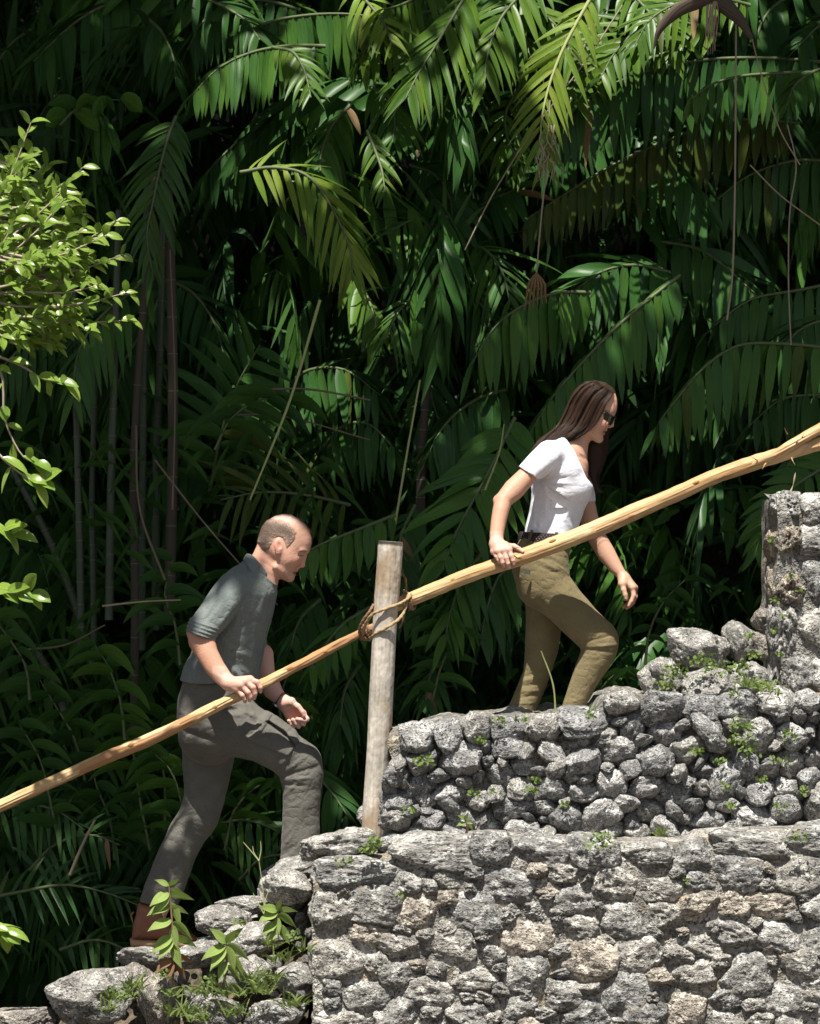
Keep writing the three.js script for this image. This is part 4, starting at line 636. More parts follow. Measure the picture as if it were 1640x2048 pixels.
// ---------------------------------------------------------------- the woman
{
  const who = thing('person', P(1090, 1448, 0), 'long haired woman in white shirt, sunglasses and olive trousers climbing ahead', 'person');
  const headPoly = [[1150, 800], [1158, 782], [1172, 769], [1192, 763], [1210, 767], [1223, 777], [1231, 787], [1234, 799], [1234.6, 811], [1233.4, 820], [1231, 828], [1226.5, 836], [1222, 843], [1218, 850], [1216, 855], [1213.6, 859.5], [1211.8, 862], [1209.6, 864.6], [1208.4, 868.5], [1205.6, 871.8], [1205, 876], [1203, 881], [1199.4, 884.3], [1191, 883.4], [1182, 879], [1174, 868], [1164, 852], [1150, 832]];
  const wHead = (x, y) => { const [px, py] = toPx(x, y, 0); return 0.070 * (1 - 0.16 * sstep(822, 785, py) * sstep(1226, 1212, px)) * (1 - 0.32 * sstep(835, 885, py)) * (1 - 0.34 * sstep(1192, 1224, px)); };
  const skull = inflate(headPoly, 0.058, wHead), sides = (f) => (x, y, z) => f(x, y, Math.abs(z));
  const neck = chain([[1148, 842, 1186, 872, 0, 0.046], [1136, 862, 1176, 890, 0, 0.048], [1122, 880, 1170, 906, 0, 0.058], [1105, 892, 1171, 926, 0, 0.085]]);
  const chest = chain([[1090, 892, 1168, 928, 0, 0.11], [1075, 925, 1174, 955, 0, 0.13], [1070, 960, 1172, 985, 0, 0.125], [1066, 1010, 1158, 1020, 0, 0.105], [1056, 1060, 1146, 1066, 0, 0.11]]);
  const feat = [cone(P(1227.6, 836, 0), P(1224, 849.5, 0), 0.0045, 0.0066), ball(P(1223.3, 851.6, 0), 0.0085, 0.0075, 0.008), ball(P(1219.5, 853.6, 0.008), 0.006, 0.005, 0.0052), ball(P(1219.5, 853.6, -0.008), 0.006, 0.005, 0.0052)];
  const cheek = sides(ball(P(1205, 846, 0.042), 0.024, 0.020, 0.014)), jaw = sides(cone(P(1198, 879, 0.018), P(1176, 862, 0.046), 0.010, 0.011)), chin = ball(P(1200, 878.5, 0), 0.0115, 0.0115, 0.014);
  const lipU = sides(cone(P(1212.6, 861.2, 0), P(1204, 860.6, 0.022), 0.004, 0.0026)), lipL = sides(cone(P(1208.6, 867.6, 0), P(1202, 864.4, 0.019), 0.0046, 0.0028)), slit = sides(cone(P(1213, 864.6, 0), P(1200.5, 860.4, 0.031), 0.0022, 0.0014)), nasal = sides(cone(P(1215, 852, 0.014), P(1203, 859, 0.032), 0.0026, 0.0018)), socket = sides(ball(P(1223, 836, 0.034), 0.011, 0.009, 0.012));
  const headAll = (x, y, z) => {
    let d = skull(x, y, z); if (d < 0.08) {
      d = smin(d, chin(x, y, z), 0.010); d = smin(d, jaw(x, y, z), 0.018); d = smin(d, cheek(x, y, z), 0.022); d = smax(d, -socket(x, y, z), 0.01);
      for (const f of feat) d = smin(d, f(x, y, z), 0.006);
      d = smin(d, lipU(x, y, z), 0.004); d = smin(d, lipL(x, y, z), 0.004); d = smax(d, -slit(x, y, z), 0.003); d = smax(d, -nasal(x, y, z), 0.006);
    }
    return smin(d, smin(neck(x, y, z), chest(x, y, z), 0.03), 0.012);
  };
  const cords = folds([[1150, 888, 1166, 915, 2.4, 3], [1158, 905, 1169, 912, 2.4, 2], [1152, 898, 1168, 932, 2.4, -2], [1160, 918, 1150, 922, 2.4, 2.5]], 0.03);
  const skin = (x, y, z) => {
    let c = [0.55, 0.315, 0.22]; const az = Math.abs(z);
    c = blend(c, [0.62, 0.29, 0.22], 0.55 * near(x, y, 1203, 848, 13, 9) + 0.4 * near(x, y, 1224, 851, 6, 5));
    c = blend(c, [0.45, 0.13, 0.13], Math.max(near(x, y, 1208, 868, 4.5, 3), 0.9 * near(x, y, 1209, 861.6, 6, 1.8)) * sstep(0.034, 0.02, az));
    c = blend(c, [0.07, 0.03, 0.03], near(x, y, 1207.5, 864, 7, 1.2) * sstep(0.034, 0.026, az));
    c = blend(c, [0.22, 0.12, 0.07], az > 0.014 && x > 1205 ? 0.5 * Math.exp(-(((y - (822.5 + (x - 1220) * 0.3)) / 1.4) ** 2)) : 0);
    return c;
  };
  const bits = [];
  { const [a, b] = box(1080, 755, 1240, 975, -0.12, 0.13); bits.push(paint(nets((x, y, z) => headAll(x, y, z) - 0.6 * cords(x, y, z), a, b, 0.003), skin)); }
  const arm = (x, y, z) => blend([0.50, 0.285, 0.195], [0.54, 0.275, 0.20], 0.5 * near(x, y, 995, 1000, 12, 12));
  const armR = all([chain([[1062, 922, 1086, 944, 0.178, 0.034], [1044, 935, 1076, 956, 0.195, 0.042], [1008.5, 968.7, 1046, 990, 0.218, 0.040], [990, 997, 1024, 1003, 0.236, 0.036], [985, 1022, 1018, 1020, 0.252, 0.036], [981.5, 1045, 1012, 1044, 0.268, 0.032], [979.5, 1070, 1007, 1068, 0.288, 0.026], [980, 1088, 1006.5, 1086, 0.302, 0.022]]), ball(P(994, 1000, 0.232), 0.016)], 0.012);
  { const [a, b] = box(970, 890, 1105, 1095, 0.11, 0.36); bits.push(paint(nets(armR, a, b, 0.0045), arm)); }
  const handTone = (x, y, z) => blend([0.58, 0.345, 0.26], [0.57, 0.26, 0.21], 0.6 * Math.max(near(x, y, 1001, 1116, 4), near(x, y, 1013, 1117, 4), near(x, y, 1024, 1114, 4), near(x, y, 1007, 1132, 3), near(x, y, 1018, 1135, 3)));
  const handR = handField(P(993, 1089, 0.31), 0.0215, [
    { j: [[988, 1103, 0.322], [993, 1113, 0.338], [997, 1120, 0.340], [999, 1126, 0.336]], r: [0.0105, 0.0086, 0.0078, 0.0065] },
    { j: [[996, 1102, 0.336], [1001.5, 1115, 0.348], [1005, 1125, 0.348], [1007.5, 1132.5, 0.342]], r: [0.0115, 0.0094, 0.0085, 0.007] },
    { j: [[1006, 1100.5, 0.338], [1012.5, 1116, 0.350], [1016, 1127, 0.350], [1018, 1135.5, 0.344]], r: [0.0118, 0.0096, 0.0087, 0.0072] },
    { j: [[1017, 1099.5, 0.334], [1023, 1112, 0.346], [1026, 1121, 0.347], [1027.5, 1128, 0.344]], r: [0.0115, 0.0095, 0.0086, 0.0072] },
    { j: [[1010, 1092, 0.312], [1028, 1092.5, 0.306], [1037, 1097.5, 0.312], [1045.5, 1103, 0.318]], r: [0.013, 0.0105, 0.0095, 0.0078] }], 0.006);
  { const [a, b] = box(968, 1072, 1055, 1145, 0.25, 0.38); bits.push(paint(nets((x, y, z) => smin(handR(x, y, z), armR(x, y, z), 0.01), a, b, 0.0024), handTone)); }
  const armL = chain([[1150, 935, 1186, 948, -0.15, 0.042], [1158, 1000, 1189, 1000, -0.165, 0.04], [1160, 1042, 1196, 1032, -0.165, 0.04], [1178, 1085, 1212, 1070, -0.155, 0.036], [1195, 1112, 1231, 1104, -0.145, 0.032], [1216, 1137, 1244, 1130, -0.135, 0.026], [1236, 1155, 1254, 1148, -0.125, 0.020], [1240, 1163, 1259, 1157, -0.122, 0.019]]);
  const handL = handField(P(1248, 1157, -0.12), 0.0185, [
    { j: [[1265, 1175, -0.098], [1267.5, 1191, -0.088], [1262.5, 1203, -0.084], [1257, 1211.5, -0.084]], r: [0.0115, 0.0095, 0.0085, 0.007] },
    { j: [[1268, 1176, -0.118], [1270.5, 1193, -0.110], [1265, 1206, -0.106], [1257, 1214, -0.104]], r: [0.0115, 0.0095, 0.0085, 0.007] },
    { j: [[1267.5, 1178, -0.138], [1269, 1195, -0.132], [1262, 1208, -0.128], [1253, 1216, -0.126]], r: [0.011, 0.009, 0.0082, 0.0068] },
    { j: [[1264, 1179, -0.154], [1264, 1195, -0.152], [1257, 1207, -0.150], [1247, 1213.5, -0.146]], r: [0.010, 0.0082, 0.0074, 0.0062] },
    { j: [[1245, 1168, -0.092], [1247.5, 1180, -0.078], [1250.5, 1190, -0.074], [1252, 1197.5, -0.074]], r: [0.013, 0.0108, 0.0098, 0.0082] }], 0.006);
  { const [a, b] = box(1140, 925, 1285, 1225, -0.24, -0.05); bits.push(paint(nets((x, y, z) => smin(handL(x, y, z), armL(x, y, z), 0.010), a, b, 0.0029), arm)); }
  const core = all([chain([[1070, 960, 1170, 985, 0, 0.10], [1066, 1010, 1154, 1020, 0, 0.09], [1056, 1060, 1140, 1066, 0, 0.095], [1046, 1110, 1128, 1112, 0, 0.12]]), cone(P(1090, 1140, 0.075), P(1200, 1278, 0.075), 0.06, 0.04), cone(P(1200, 1278, 0.075), P(1137, 1440, 0.075), 0.034, 0.02), cone(P(1085, 1140, -0.07), P(1083, 1290, -0.07), 0.055, 0.032), cone(P(1083, 1290, -0.07), P(1072, 1345, -0.07), 0.032, 0.027), cone(P(1072, 1345, -0.07), P(1040, 1440, -0.07), 0.027, 0.02), cone(P(1085, 925, 0.13), P(1062, 945, 0.19), 0.04, 0.038), cone(P(1120, 930, -0.12), P(1168, 960, -0.155), 0.04, 0.036)], 0.03);
  { const [a, b] = box(1000, 900, 1245, 1450, -0.25, 0.26); bits.push(paint(nets(core, a, b, 0.014), () => [0.61, 0.37, 0.26])); }
  part('body', boxUV(join(bits)), M.skin, who);
  // the shirt
  M.whiteShirt = clothMat(0.86, 0.86, 0.93, 0.003, 0.1);
  const torso = chain([[1104, 878, 1158, 908, 0, 0.085], [1083, 887, 1174, 934, 0, 0.145], [1067, 922, 1178, 962, 0, 0.158], [1063, 962, 1184, 986, 0, 0.146], [1061, 1005, 1169, 1016, 0, 0.122], [1056, 1034, 1159, 1044, 0, 0.113], [1050, 1060, 1153, 1066, 0, 0.121], [1048, 1078, 1150, 1082, 0, 0.121]]);
  const bust = (x, y, z) => ball(P(1152, 972, 0.062), 0.062, 0.058, 0.058)(x, y, Math.abs(z));
  const bustL = ball(P(1151, 972, 0.062), 0.062, 0.056, 0.056), bustR = ball(P(1151, 972, -0.062), 0.062, 0.056, 0.056);
  const slR = chain([[1080, 888, 1118, 930, 0.135, 0.062], [1058, 910, 1096, 946, 0.168, 0.058], [1040, 930, 1078, 958, 0.192, 0.054], [1028, 944, 1068, 974, 0.205, 0.053]]), slL = chain([[1140, 905, 1176, 930, -0.13, 0.06], [1150, 945, 1187, 955, -0.155, 0.055], [1156, 985, 1189.5, 988, -0.165, 0.05], [1158, 1010, 1191, 1010, -0.168, 0.05]]);
  const cutR = cutter(1030, 931, 1078, 963), cutL = cutter(1150, 1004.5, 1200, 1003), cutHem = cutter(1030, 1066, 1170, 1072), holeR = chain([[1040, 940, 1069, 960, 0.196, 0.047], [1022, 956, 1058, 976, 0.21, 0.047]]);
  const vee = inside(flatP([[1100, 850], [1129, 876.5], [1148, 905], [1160.5, 931], [1171, 955], [1176, 961], [1183, 968], [1200, 962], [1235, 860]]));
  const fw = folds([[1072, 958, 1100, 932, 3.1, -5], [1080, 957, 1120, 945, 2.48, 4.5], [1083, 960, 1130, 956, 2.48, -4], [1084, 964, 1140, 968, 3.1, 4], [1086, 968, 1135, 980, 2.48, -4], [1086, 972, 1122, 992, 3.1, 3.5], [1090, 985, 1096, 1040, 3.1, 2.5], [1096, 990, 1112, 1040, 4.96, -3], [1066, 1000, 1070, 1045, 3.72, 3], [1060, 1046, 1076, 1062, 2.48, 4], [1072, 1040, 1070, 1064, 2.48, -5], [1078, 1044, 1082, 1066, 2.48, 5], [1090, 1052, 1104, 1066, 2.48, -4], [1100, 1048, 1118, 1068, 2.48, 4], [1064, 1058, 1100, 1064, 2.4, 4], [1098, 884, 1112, 905, 2.4, -2], [1112, 905, 1114, 925, 2.48, 2], [1120, 1030, 1150, 1062, 4.96, 3], [1095, 965, 1094, 1010, 1.6, -1.6]], 0.02);
  const shirtF = (x, y, z) => { let d = smin(torso(x, y, z), slR(x, y, z), 0.022); d = smin(d, slL(x, y, z), 0.02); d = smin(d, smin(bustL(x, y, z), bustR(x, y, z), 0.02), 0.03); if (Math.abs(d) > 0.05) return d; d -= 0.8 * fw(x, y, z) + cloth(x, y, z, 0.002) + 0.0010 * ridge(x * 9 + y * 5, y * 12 - x * 4, z * 9); d = Math.max(d, z > 0.12 ? cutR(x, y) : -1, z < -0.1 ? cutL(x, y) : -1, cutHem(x, y)); if (Math.abs(z) < 0.165) d = smax(d, vee(x, y), 0.012); return smax(d, -holeR(x, y, z), 0.003); };
  { const [a, b] = box(1028, 870, 1200, 1085, -0.24, 0.28); part('shirt', boxUV(nets(shirtF, a, b, 0.004)), M.whiteShirt, who); }
  // trousers
  M.olive = clothMat(0.185, 0.146, 0.070, 0.006);
  const pelvis = chain([[1041, 1064, 1146, 1070, 0, 0.125], [1034, 1090, 1143, 1092, 0, 0.142], [1028, 1120, 1138, 1122, 0, 0.158], [1026, 1150, 1136, 1150, 0, 0.163], [1030, 1172, 1120, 1176, 0, 0.15]]);
  const thigh = chain([[1028, 1160, 1130, 1095, 0.06, 0.1], [1048, 1200, 1137, 1143, 0.075, 0.095], [1090, 1231, 1170, 1189, 0.08, 0.085], [1125, 1258, 1207, 1238, 0.08, 0.075], [1150, 1280, 1231, 1262, 0.08, 0.066], [1163, 1292, 1240, 1284, 0.08, 0.062]]);
  const calf = chain([[1160, 1278, 1240, 1276, 0.08, 0.062], [1161, 1302, 1237, 1300, 0.08, 0.060], [1155, 1319, 1226, 1321, 0.08, 0.058], [1146, 1340, 1212, 1342, 0.08, 0.054], [1131, 1383, 1187, 1382, 0.08, 0.048], [1117, 1426, 1167, 1427, 0.08, 0.045], [1110, 1446, 1160, 1448, 0.08, 0.045]]);
  const back = chain([[1028, 1150, 1132, 1155, -0.06, 0.1], [1048, 1205, 1131, 1210, -0.075, 0.09], [1048, 1260, 1124, 1262, -0.075, 0.075], [1046, 1295, 1120, 1296, -0.075, 0.066], [1044, 1348, 1104, 1345, -0.075, 0.06], [1028, 1390, 1088, 1384, -0.075, 0.054], [1011, 1426, 1071, 1424, -0.075, 0.052], [1004, 1446, 1064, 1446, -0.075, 0.052]]);
  const g1 = folds([[1104, 1122, 1134, 1146, 3.1, 5], [1090, 1112, 1128, 1136, 3.1, -5], [1084, 1124, 1120, 1142, 3.1, 5], [1070, 1128, 1118, 1150, 3.1, -4], [1064, 1104, 1100, 1112, 3.1, 4], [1060, 1112, 1098, 1120, 2.48, -4], [1168, 1284, 1230, 1266, 3.1, -5], [1172, 1292, 1234, 1288, 2.48, 5], [1170, 1298, 1226, 1304, 3.1, -5], [1168, 1270, 1206, 1252, 2.48, 3.5], [1160, 1308, 1206, 1318, 3.72, 3], [1124, 1420, 1160, 1408, 2.48, -3], [1128, 1404, 1166, 1396, 2.48, 3], [1134, 1390, 1160, 1402, 2.48, -3], [1140, 1220, 1164, 1216, 1.8, 2.4], [1144, 1225, 1168, 1222, 1.8, -2.4], [1080, 1140, 1084, 1160, 1.8, -2.4], [1080, 1160, 1094, 1166, 1.8, -2.4], [1135, 1180, 1196, 1262, 1.6, 1.8], [1190, 1300, 1138, 1425, 1.8, 1.6], [1050, 1190, 1096, 1222, 4.96, 3]], 0.05);
  const g2 = folds([[1050, 1230, 1100, 1260, 4.96, -3], [1050, 1352, 1098, 1340, 3.1, -5], [1046, 1360, 1094, 1352, 2.48, 5], [1040, 1372, 1092, 1364, 3.1, -5], [1038, 1382, 1080, 1380, 2.48, 4], [1030, 1396, 1078, 1388, 3.1, -4], [1024, 1408, 1070, 1404, 3.1, 4], [1060, 1300, 1070, 1380, 1.6, 1.6]], -0.075);
  const legsF = (x, y, z) => { let d = smin(pelvis(x, y, z), thigh(x, y, z), 0.03); d = smin(d, back(x, y, z), 0.01); d = smin(d, calf(x, y, z), 0.012); if (Math.abs(d) > 0.05) return d; d -= 0.75 * g1(x, y, z) * sstep(-0.04, 0.02, z) + g2(x, y, z) * sstep(0, -0.03, z) + cloth(x, y, z, 0.0024) + 0.0016 * ridge(x * 8 + y * 3, y * 10 - x * 5, z * 7) - 0.0035; d += 0.0035; return Math.max(d, waist(x, y)); };
  const waist = cutter(1170, 1072, 1030, 1066);
  { const [a, b] = box(998, 1055, 1250, 1455, -0.25, 0.25); part('trousers', boxUV(nets(legsF, a, b, 0.0043)), M.olive, who); }
  { const lp = part('pocket_label', new THREE.BoxGeometry(0.026, 0.018, 0.004), clothMat(0.10, 0.12, 0.07), who); lp.position.add(P(1054, 1144, 0.176)); lp.rotation.set(-0.1, 0.12, -0.18); }
  { // braided belt
    const braid = (u, v) => { const a = Math.abs(((u * 1 + v * 1) % 1 + 1) % 1 - 0.5) * 2, b = Math.abs(((u * 1 - v * 1) % 1 + 1) % 1 - 0.5) * 2; return [a, b]; };
    const bm = texture(128, 128, (u, v) => { const [a, b] = braid(u * 4, v * 3), k = sstep(0.25, 0.9, Math.min(a, b)); return mix3([0.10, 0.065, 0.055], [0.46, 0.36, 0.32], k * k); }, { rep: [14, 1] }), bh = texture(128, 128, (u, v) => { const [a, b] = braid(u * 4, v * 3); return Math.min(a, b); }, { rep: [14, 1], color: false });
    const mat = new THREE.MeshStandardMaterial({ map: bm, bumpMap: bh, bumpScale: 0.004, roughness: 0.6 }), pos = [], uv = [], idx = [], n = 72, prof = [[0.002, 0], [0.0065, 0.15], [0.0075, 0.5], [0.0065, 0.85], [0.002, 1]];
    for (let i = 0; i <= n; i++) { const a = i / n * 6.2832; for (const [o, v] of prof) { const L = P(lerp(1041, 1038, v), lerp(1063, 1085, v), 0), R = P(lerp(1147, 1145, v), lerp(1069, 1091, v), 0), c = V().addVectors(L, R).multiplyScalar(0.5), ru = L.distanceTo(R) / 2 + o, rz = 0.128 + o + v * 0.010; pos.push(c.x + Math.cos(a) * ru, c.y + Math.cos(a) * (R.y - L.y) / 2, c.z + Math.sin(a) * rz); uv.push(i / n, v); } }
    for (let i = 0; i < n; i++) for (let j = 0; j < 4; j++) { const a = i * 5 + j; idx.push(a, a + 1, a + 5, a + 1, a + 6, a + 5); }
    const b = part('belt', geoOf(pos, idx, uv), mat, who); mat.side = THREE.DoubleSide;
    for (const [x, y, z, t] of [[1060, 1074, 0.118, -0.35], [1112, 1079, 0.124, -0.1]]) { const l = part('belt_loop', new THREE.BoxGeometry(0.011, 0.058, 0.006), M.olive, who); l.position.add(P(x, y, z)); l.rotation.set(0, t > -0.2 ? 0.2 : -0.5, t); }
  }
  // hair: a smooth mass and the strands that lie over it
  {
    M.hair = new THREE.MeshPhysicalMaterial({ color: lin(0.032, 0.018, 0.012), roughness: 0.6, specularIntensity: 0.5, bumpMap: skinBump, bumpScale: 0.002 });
    const strandMat = [[0.030, 0.016, 0.011], [0.036, 0.020, 0.013], [0.046, 0.026, 0.017]].map((c) => new THREE.MeshPhysicalMaterial({ color: lin(...c), roughness: 0.40, specularIntensity: 0.5 }));
    const near1 = [[1228, 784, 0.012], [1223, 793, 0.044], [1214, 806, 0.062], [1206, 822, 0.068], [1196, 842, 0.072], [1181, 859, 0.074], [1163, 872, 0.078], [1149, 880, 0.088]];
    const back1 = [[1196, 762, 0.006], [1172, 766, 0.044], [1152, 784, 0.058], [1138, 806, 0.056], [1127, 832, 0.06], [1112, 856, 0.068], [1090, 873, 0.10], [1062, 902, 0.135]];
    const far1 = [[1170, 763, -0.01], [1152, 778, -0.01], [1140, 798, -0.008], [1129, 824, -0.005], [1118, 848, 0.0], [1100, 864, 0.02], [1078, 879, 0.07], [1058, 908, 0.115]];
    const guide0 = (t) => near1.map((p, i) => { const b = back1[i], f = far1[i], u = t < 0.75 ? t / 0.75 : 1, w = t < 0.75 ? 0 : (t - 0.75) / 0.25; return [0, 1, 2].map((k) => lerp(lerp(p[k], b[k], u), f[k], w) + (k === 2 && i > 0 && i < 7 ? 0.012 * Math.sin(Math.PI * u) * (1 - w) : 0)); });
    const guide = (t) => { const g = guide0(t), a = g[0], b = g[1], up = t < 0.75 ? 1 : (1 - t) * 4; g.splice(1, 0, [lerp(a[0], b[0], 0.3), lerp(a[1], b[1], 0.3), lerp(lerp(a[2], b[2], 0.3), b[2] * 0.9, up)]); return g; };
    const sheet = (gd, name, n, th) => { // a thick sheet of hair through the guide lines
      const cur = []; for (let i = 0; i <= n; i++) cur.push(new THREE.CatmullRomCurve3(gd(i / n).map((q) => P(...q))));
      const pos = [], idx = [], uv = [], m = 40, w = m + 1, h = (n + 1) * w;
      for (const off of [0, 1]) for (let i = 0; i <= n; i++) for (let j = 0; j <= m; j++) { const p = cur[i].getPoint(j / m), e = Math.sin(Math.PI * clamp(i / n, 0.02, 0.98)) ** 0.5; if (off) p.addScaledVector(P(1170, 830, 0.0).sub(p).setY(0).normalize(), th * e); p.z += (off ? 0 : 1) * 0.0008 * fbm(i * 0.55, j * 0.05, 4, 2); pos.push(p.x, p.y, p.z); uv.push(i / n, j / m); }
      for (let i = 0; i < n; i++) for (let j = 0; j < m; j++) { const a = i * w + j; idx.push(a, a + 1, a + w, a + 1, a + w + 1, a + w, h + a, h + a + w, h + a + 1, h + a + 1, h + a + w, h + a + w + 1); }
      return geoOf(pos, idx, uv);
    };
    const strands = (gd, count, seed, lift, len0 = 0.85) => { const out = [[], [], []], r = rngOf(seed); for (let i = 0; i < count; i++) { const t = r(), lf = lift * (0.3 + r()), wob = (r() - 0.5) * 1.6, end = len0 + r() * (1 - len0), st = r() < 0.75 ? 0 : r() * 0.4, q = new THREE.CatmullRomCurve3(gd(t).map(([x, y, z], k) => P(x + wob * (0.3 + k * 0.14), y + wob * 0.2, z + lf))); const pts = []; for (let k = 0; k <= 9; k++) pts.push(q.getPoint(lerp(st, end, k / 9))); out[r() < 0.45 ? 0 : r() < 0.75 ? 1 : 2].push(tube(pts, [0.0007, 0.0012, 0.0013, 0.0011, 0.0005], 3, { per: 1, closed: false })); } return out; };
    const cap = inflate([[1150, 806], [1152, 784], [1166, 767], [1190, 760.5], [1212, 765], [1226, 776], [1233, 787], [1222, 795], [1212, 812], [1200, 838], [1184, 857], [1160, 866], [1135, 868], [1122, 852], [1130, 828], [1140, 808]], 0.05, (x, y) => { const [px] = toPx(x, y, 0); return 0.065 * (1 - 0.42 * sstep(1196, 1230, px)); });
    const hairlineCut = inside(flatP([[1237, 787], [1230, 790], [1221, 797], [1211, 813], [1197, 838], [1182, 856], [1160, 872], [1160, 900], [1300, 900], [1300, 786]]));
    const [a, b] = box(1110, 752, 1240, 880, -0.1, 0.1);
    const base = part('hair', boxUV(nets((x, y, z) => smax(cap(x, y, z) - 0.0016 * fbm(x * 40 + y * 90, y * 12 - x * 160, z * 120, 2), hairlineCut(x, y) , 0.004), a, b, 0.0034)), M.hair, who);
    part('hair_sheet', sheet(guide, 'side', 26, 0.035), M.hair, base);
    strands(guide, 2400, 21, 0.0032).forEach((l, i) => part('hair_strands', join(l), strandMat[i], base).userData.kind = 'stuff');
    { const fly = strands(guide, 60, 77, 0.016, 0.6).flat(); part('hair_strands', join(fly), strandMat[2], base).userData.kind = 'stuff'; }
    // the far side, falling in front of the other shoulder
    const fa = [[1206, 800, -0.058], [1204, 840, -0.062], [1190, 872, -0.066], [1170, 892, -0.075], [1168, 916, -0.09], [1176, 944, -0.105], [1186, 968, -0.112], [1191, 988, -0.112]], fb = [[1222, 800, -0.045], [1222, 846, -0.054], [1216, 880, -0.072], [1215, 905, -0.09], [1208, 928, -0.104], [1199, 950, -0.112], [1199, 968, -0.114], [1209, 985, -0.112]];
    const gfar = (t) => fa.map((p, i) => [0, 1, 2].map((k) => lerp(p[k], fb[i][k], t) + (k === 2 ? 0.018 * Math.sin(Math.PI * t) : 0)));
    part('hair_sheet', sheet(gfar, 'far', 16, 0.02), M.hair, base);
    strands(gfar, 240, 33, 0.003, 0.8).forEach((l, i) => part('hair_strands', join(l), strandMat[i], base).userData.kind = 'stuff');
  }
  { // sunglasses
    const blk = new THREE.MeshPhysicalMaterial({ color: lin(0.012, 0.012, 0.013), roughness: 0.18, clearcoat: 1, clearcoatRoughness: 0.05 }), lens = new THREE.MeshPhysicalMaterial({ color: lin(0.006, 0.006, 0.007), roughness: 0.05, clearcoat: 1 });
    const g = (s) => { const o = V(...P(1208.5, 826.5, 0.062 * s).toArray()), m = P(1221.5, 835.5, 0.046 * s), i = P(1229.2, 839.5, 0.011 * s); return new THREE.CatmullRomCurve3([o, m, i]); };
    const down = V(-0.34, -0.94, 0);
    const slab = (c, u0, u1, up, dn, th) => { const pos = [], idx = [], n = 14, mm = 8; for (const off of [0, 1]) for (let i = 0; i <= n; i++) for (let j = 0; j <= mm; j++) { const u = lerp(u0, u1, i / n), p = c.getPoint(u), t = c.getTangent(u), nn = V().crossVectors(t, down).normalize(), e = Math.sqrt(Math.max(0, 1 - Math.abs(2 * i / n - 1) ** 3.5)), v = lerp(-up, dn, j / mm); p.addScaledVector(down, v < 0 ? v * (0.55 + 0.45 * e) : v * e); p.addScaledVector(nn, (off ? th : 0)); pos.push(p.x, p.y, p.z); } const w = mm + 1, h = (n + 1) * w; for (let i = 0; i < n; i++) for (let j = 0; j < mm; j++) { const a = i * w + j; idx.push(a, a + w, a + 1, a + 1, a + w, a + w + 1, h + a, h + a + 1, h + a + w, h + a + 1, h + a + w + 1, h + a + w); } for (let i = 0; i < n; i++) for (const j of [0, mm]) { const a = i * w + j; idx.push(a, h + a, a + w, a + w, h + a, h + a + w); } for (const i of [0, n]) for (let j = 0; j < mm; j++) { const a = i * w + j; idx.push(a, a + 1, h + a, a + 1, h + a + 1, h + a); } const q = geoOf(pos, idx); return q; };
    const frame = tube([P(1226, 833, 0.013), P(1230, 836, 0.006), P(1230.6, 836.6, 0), P(1230, 836, -0.006), P(1226, 833, -0.013)], [0.0026], 8, { per: 5 });
    const gl = part('sunglasses', frame, blk, who); blk.side = lens.side = THREE.DoubleSide;
    for (const s of [1, -1]) {
      part('lens', slab(g(s), 0.0, 0.97, 0.008, 0.030, 0.003), lens, gl);
      part('brow_bar', tube([0, 0.15, 0.4, 0.7, 1].map((u) => g(s).getPoint(u).addScaledVector(down, -0.009)), [0.004, 0.0045, 0.004, 0.0035, 0.0028], 8, { per: 5 }), blk, gl);
      part('temple', tube([P(1208.5, 825, 0.063 * s), P(1204, 822, 0.070 * s), P(1190, 817, 0.074 * s), P(1166, 812, 0.072 * s)], [0.0042, 0.0036, 0.003], 8, { per: 5 }), blk, gl);
      part('rivet', new THREE.SphereGeometry(0.0026, 10, 8), new THREE.MeshStandardMaterial({ color: lin(0.8, 0.8, 0.82), metalness: 1, roughness: 0.2 }), gl).position.add(P(1208.2, 825, 0.0672 * s));
    }
  }
  { const ring = part('ring', new THREE.TorusGeometry(0.0095, 0.0017, 8, 24), new THREE.MeshStandardMaterial({ color: lin(0.8, 0.75, 0.6), metalness: 1, roughness: 0.2 }), who); ring.position.add(P(1269.5, 1190, -0.134)); ring.rotation.set(Math.PI / 2, 0.1, 0); const gem = new THREE.Mesh(new THREE.OctahedronGeometry(0.004), new THREE.MeshStandardMaterial({ color: lin(0.85, 0.88, 0.95), metalness: 1, roughness: 0.1 })); gem.name = 'gem'; gem.position.set(0.0115, 0, 0); shade(gem); ring.add(gem); }
}
// ---------------------------------------------------------------- leaves
const leafTex = (seed, warm) => texture(64, 512, (u, v) => {
  const vein = 0.5 + 0.5 * Math.cos(u * 6.283 * 9), rib = Math.exp(-(((u - 0.5) / 0.035) ** 2)), n = pfbm(u * 0.25, v, 6, 4, seed), spot = sstep(0.28, 0.42, pfbm(u * 0.5, v, 22, 3, seed + 5));
  let c = mix3([0.80, 0.86, 0.74], [1, 1, 0.92], 0.5 + n); c = mix3(c, [c[0] * 0.86, c[1] * 0.90, c[2] * 0.9], vein * 0.5); c = mix3(c, [1, 1, 0.82], rib * 0.5);
  return mix3(c, [0.72, 0.58, 0.34], spot * warm);
}, { rep: [1, 1.3] });
const leafBumpTex = texture(64, 256, (u, v) => 0.5 + 0.34 * Math.cos(u * 6.283 * 9) + 0.15 * pfbm(u, v, 8, 3, 4) - 0.3 * Math.exp(-(((u - 0.5) / 0.04) ** 2)), { rep: [1, 1.3], color: false });
const lt = [leafTex(3, 0.25), leafTex(9, 0.5)];
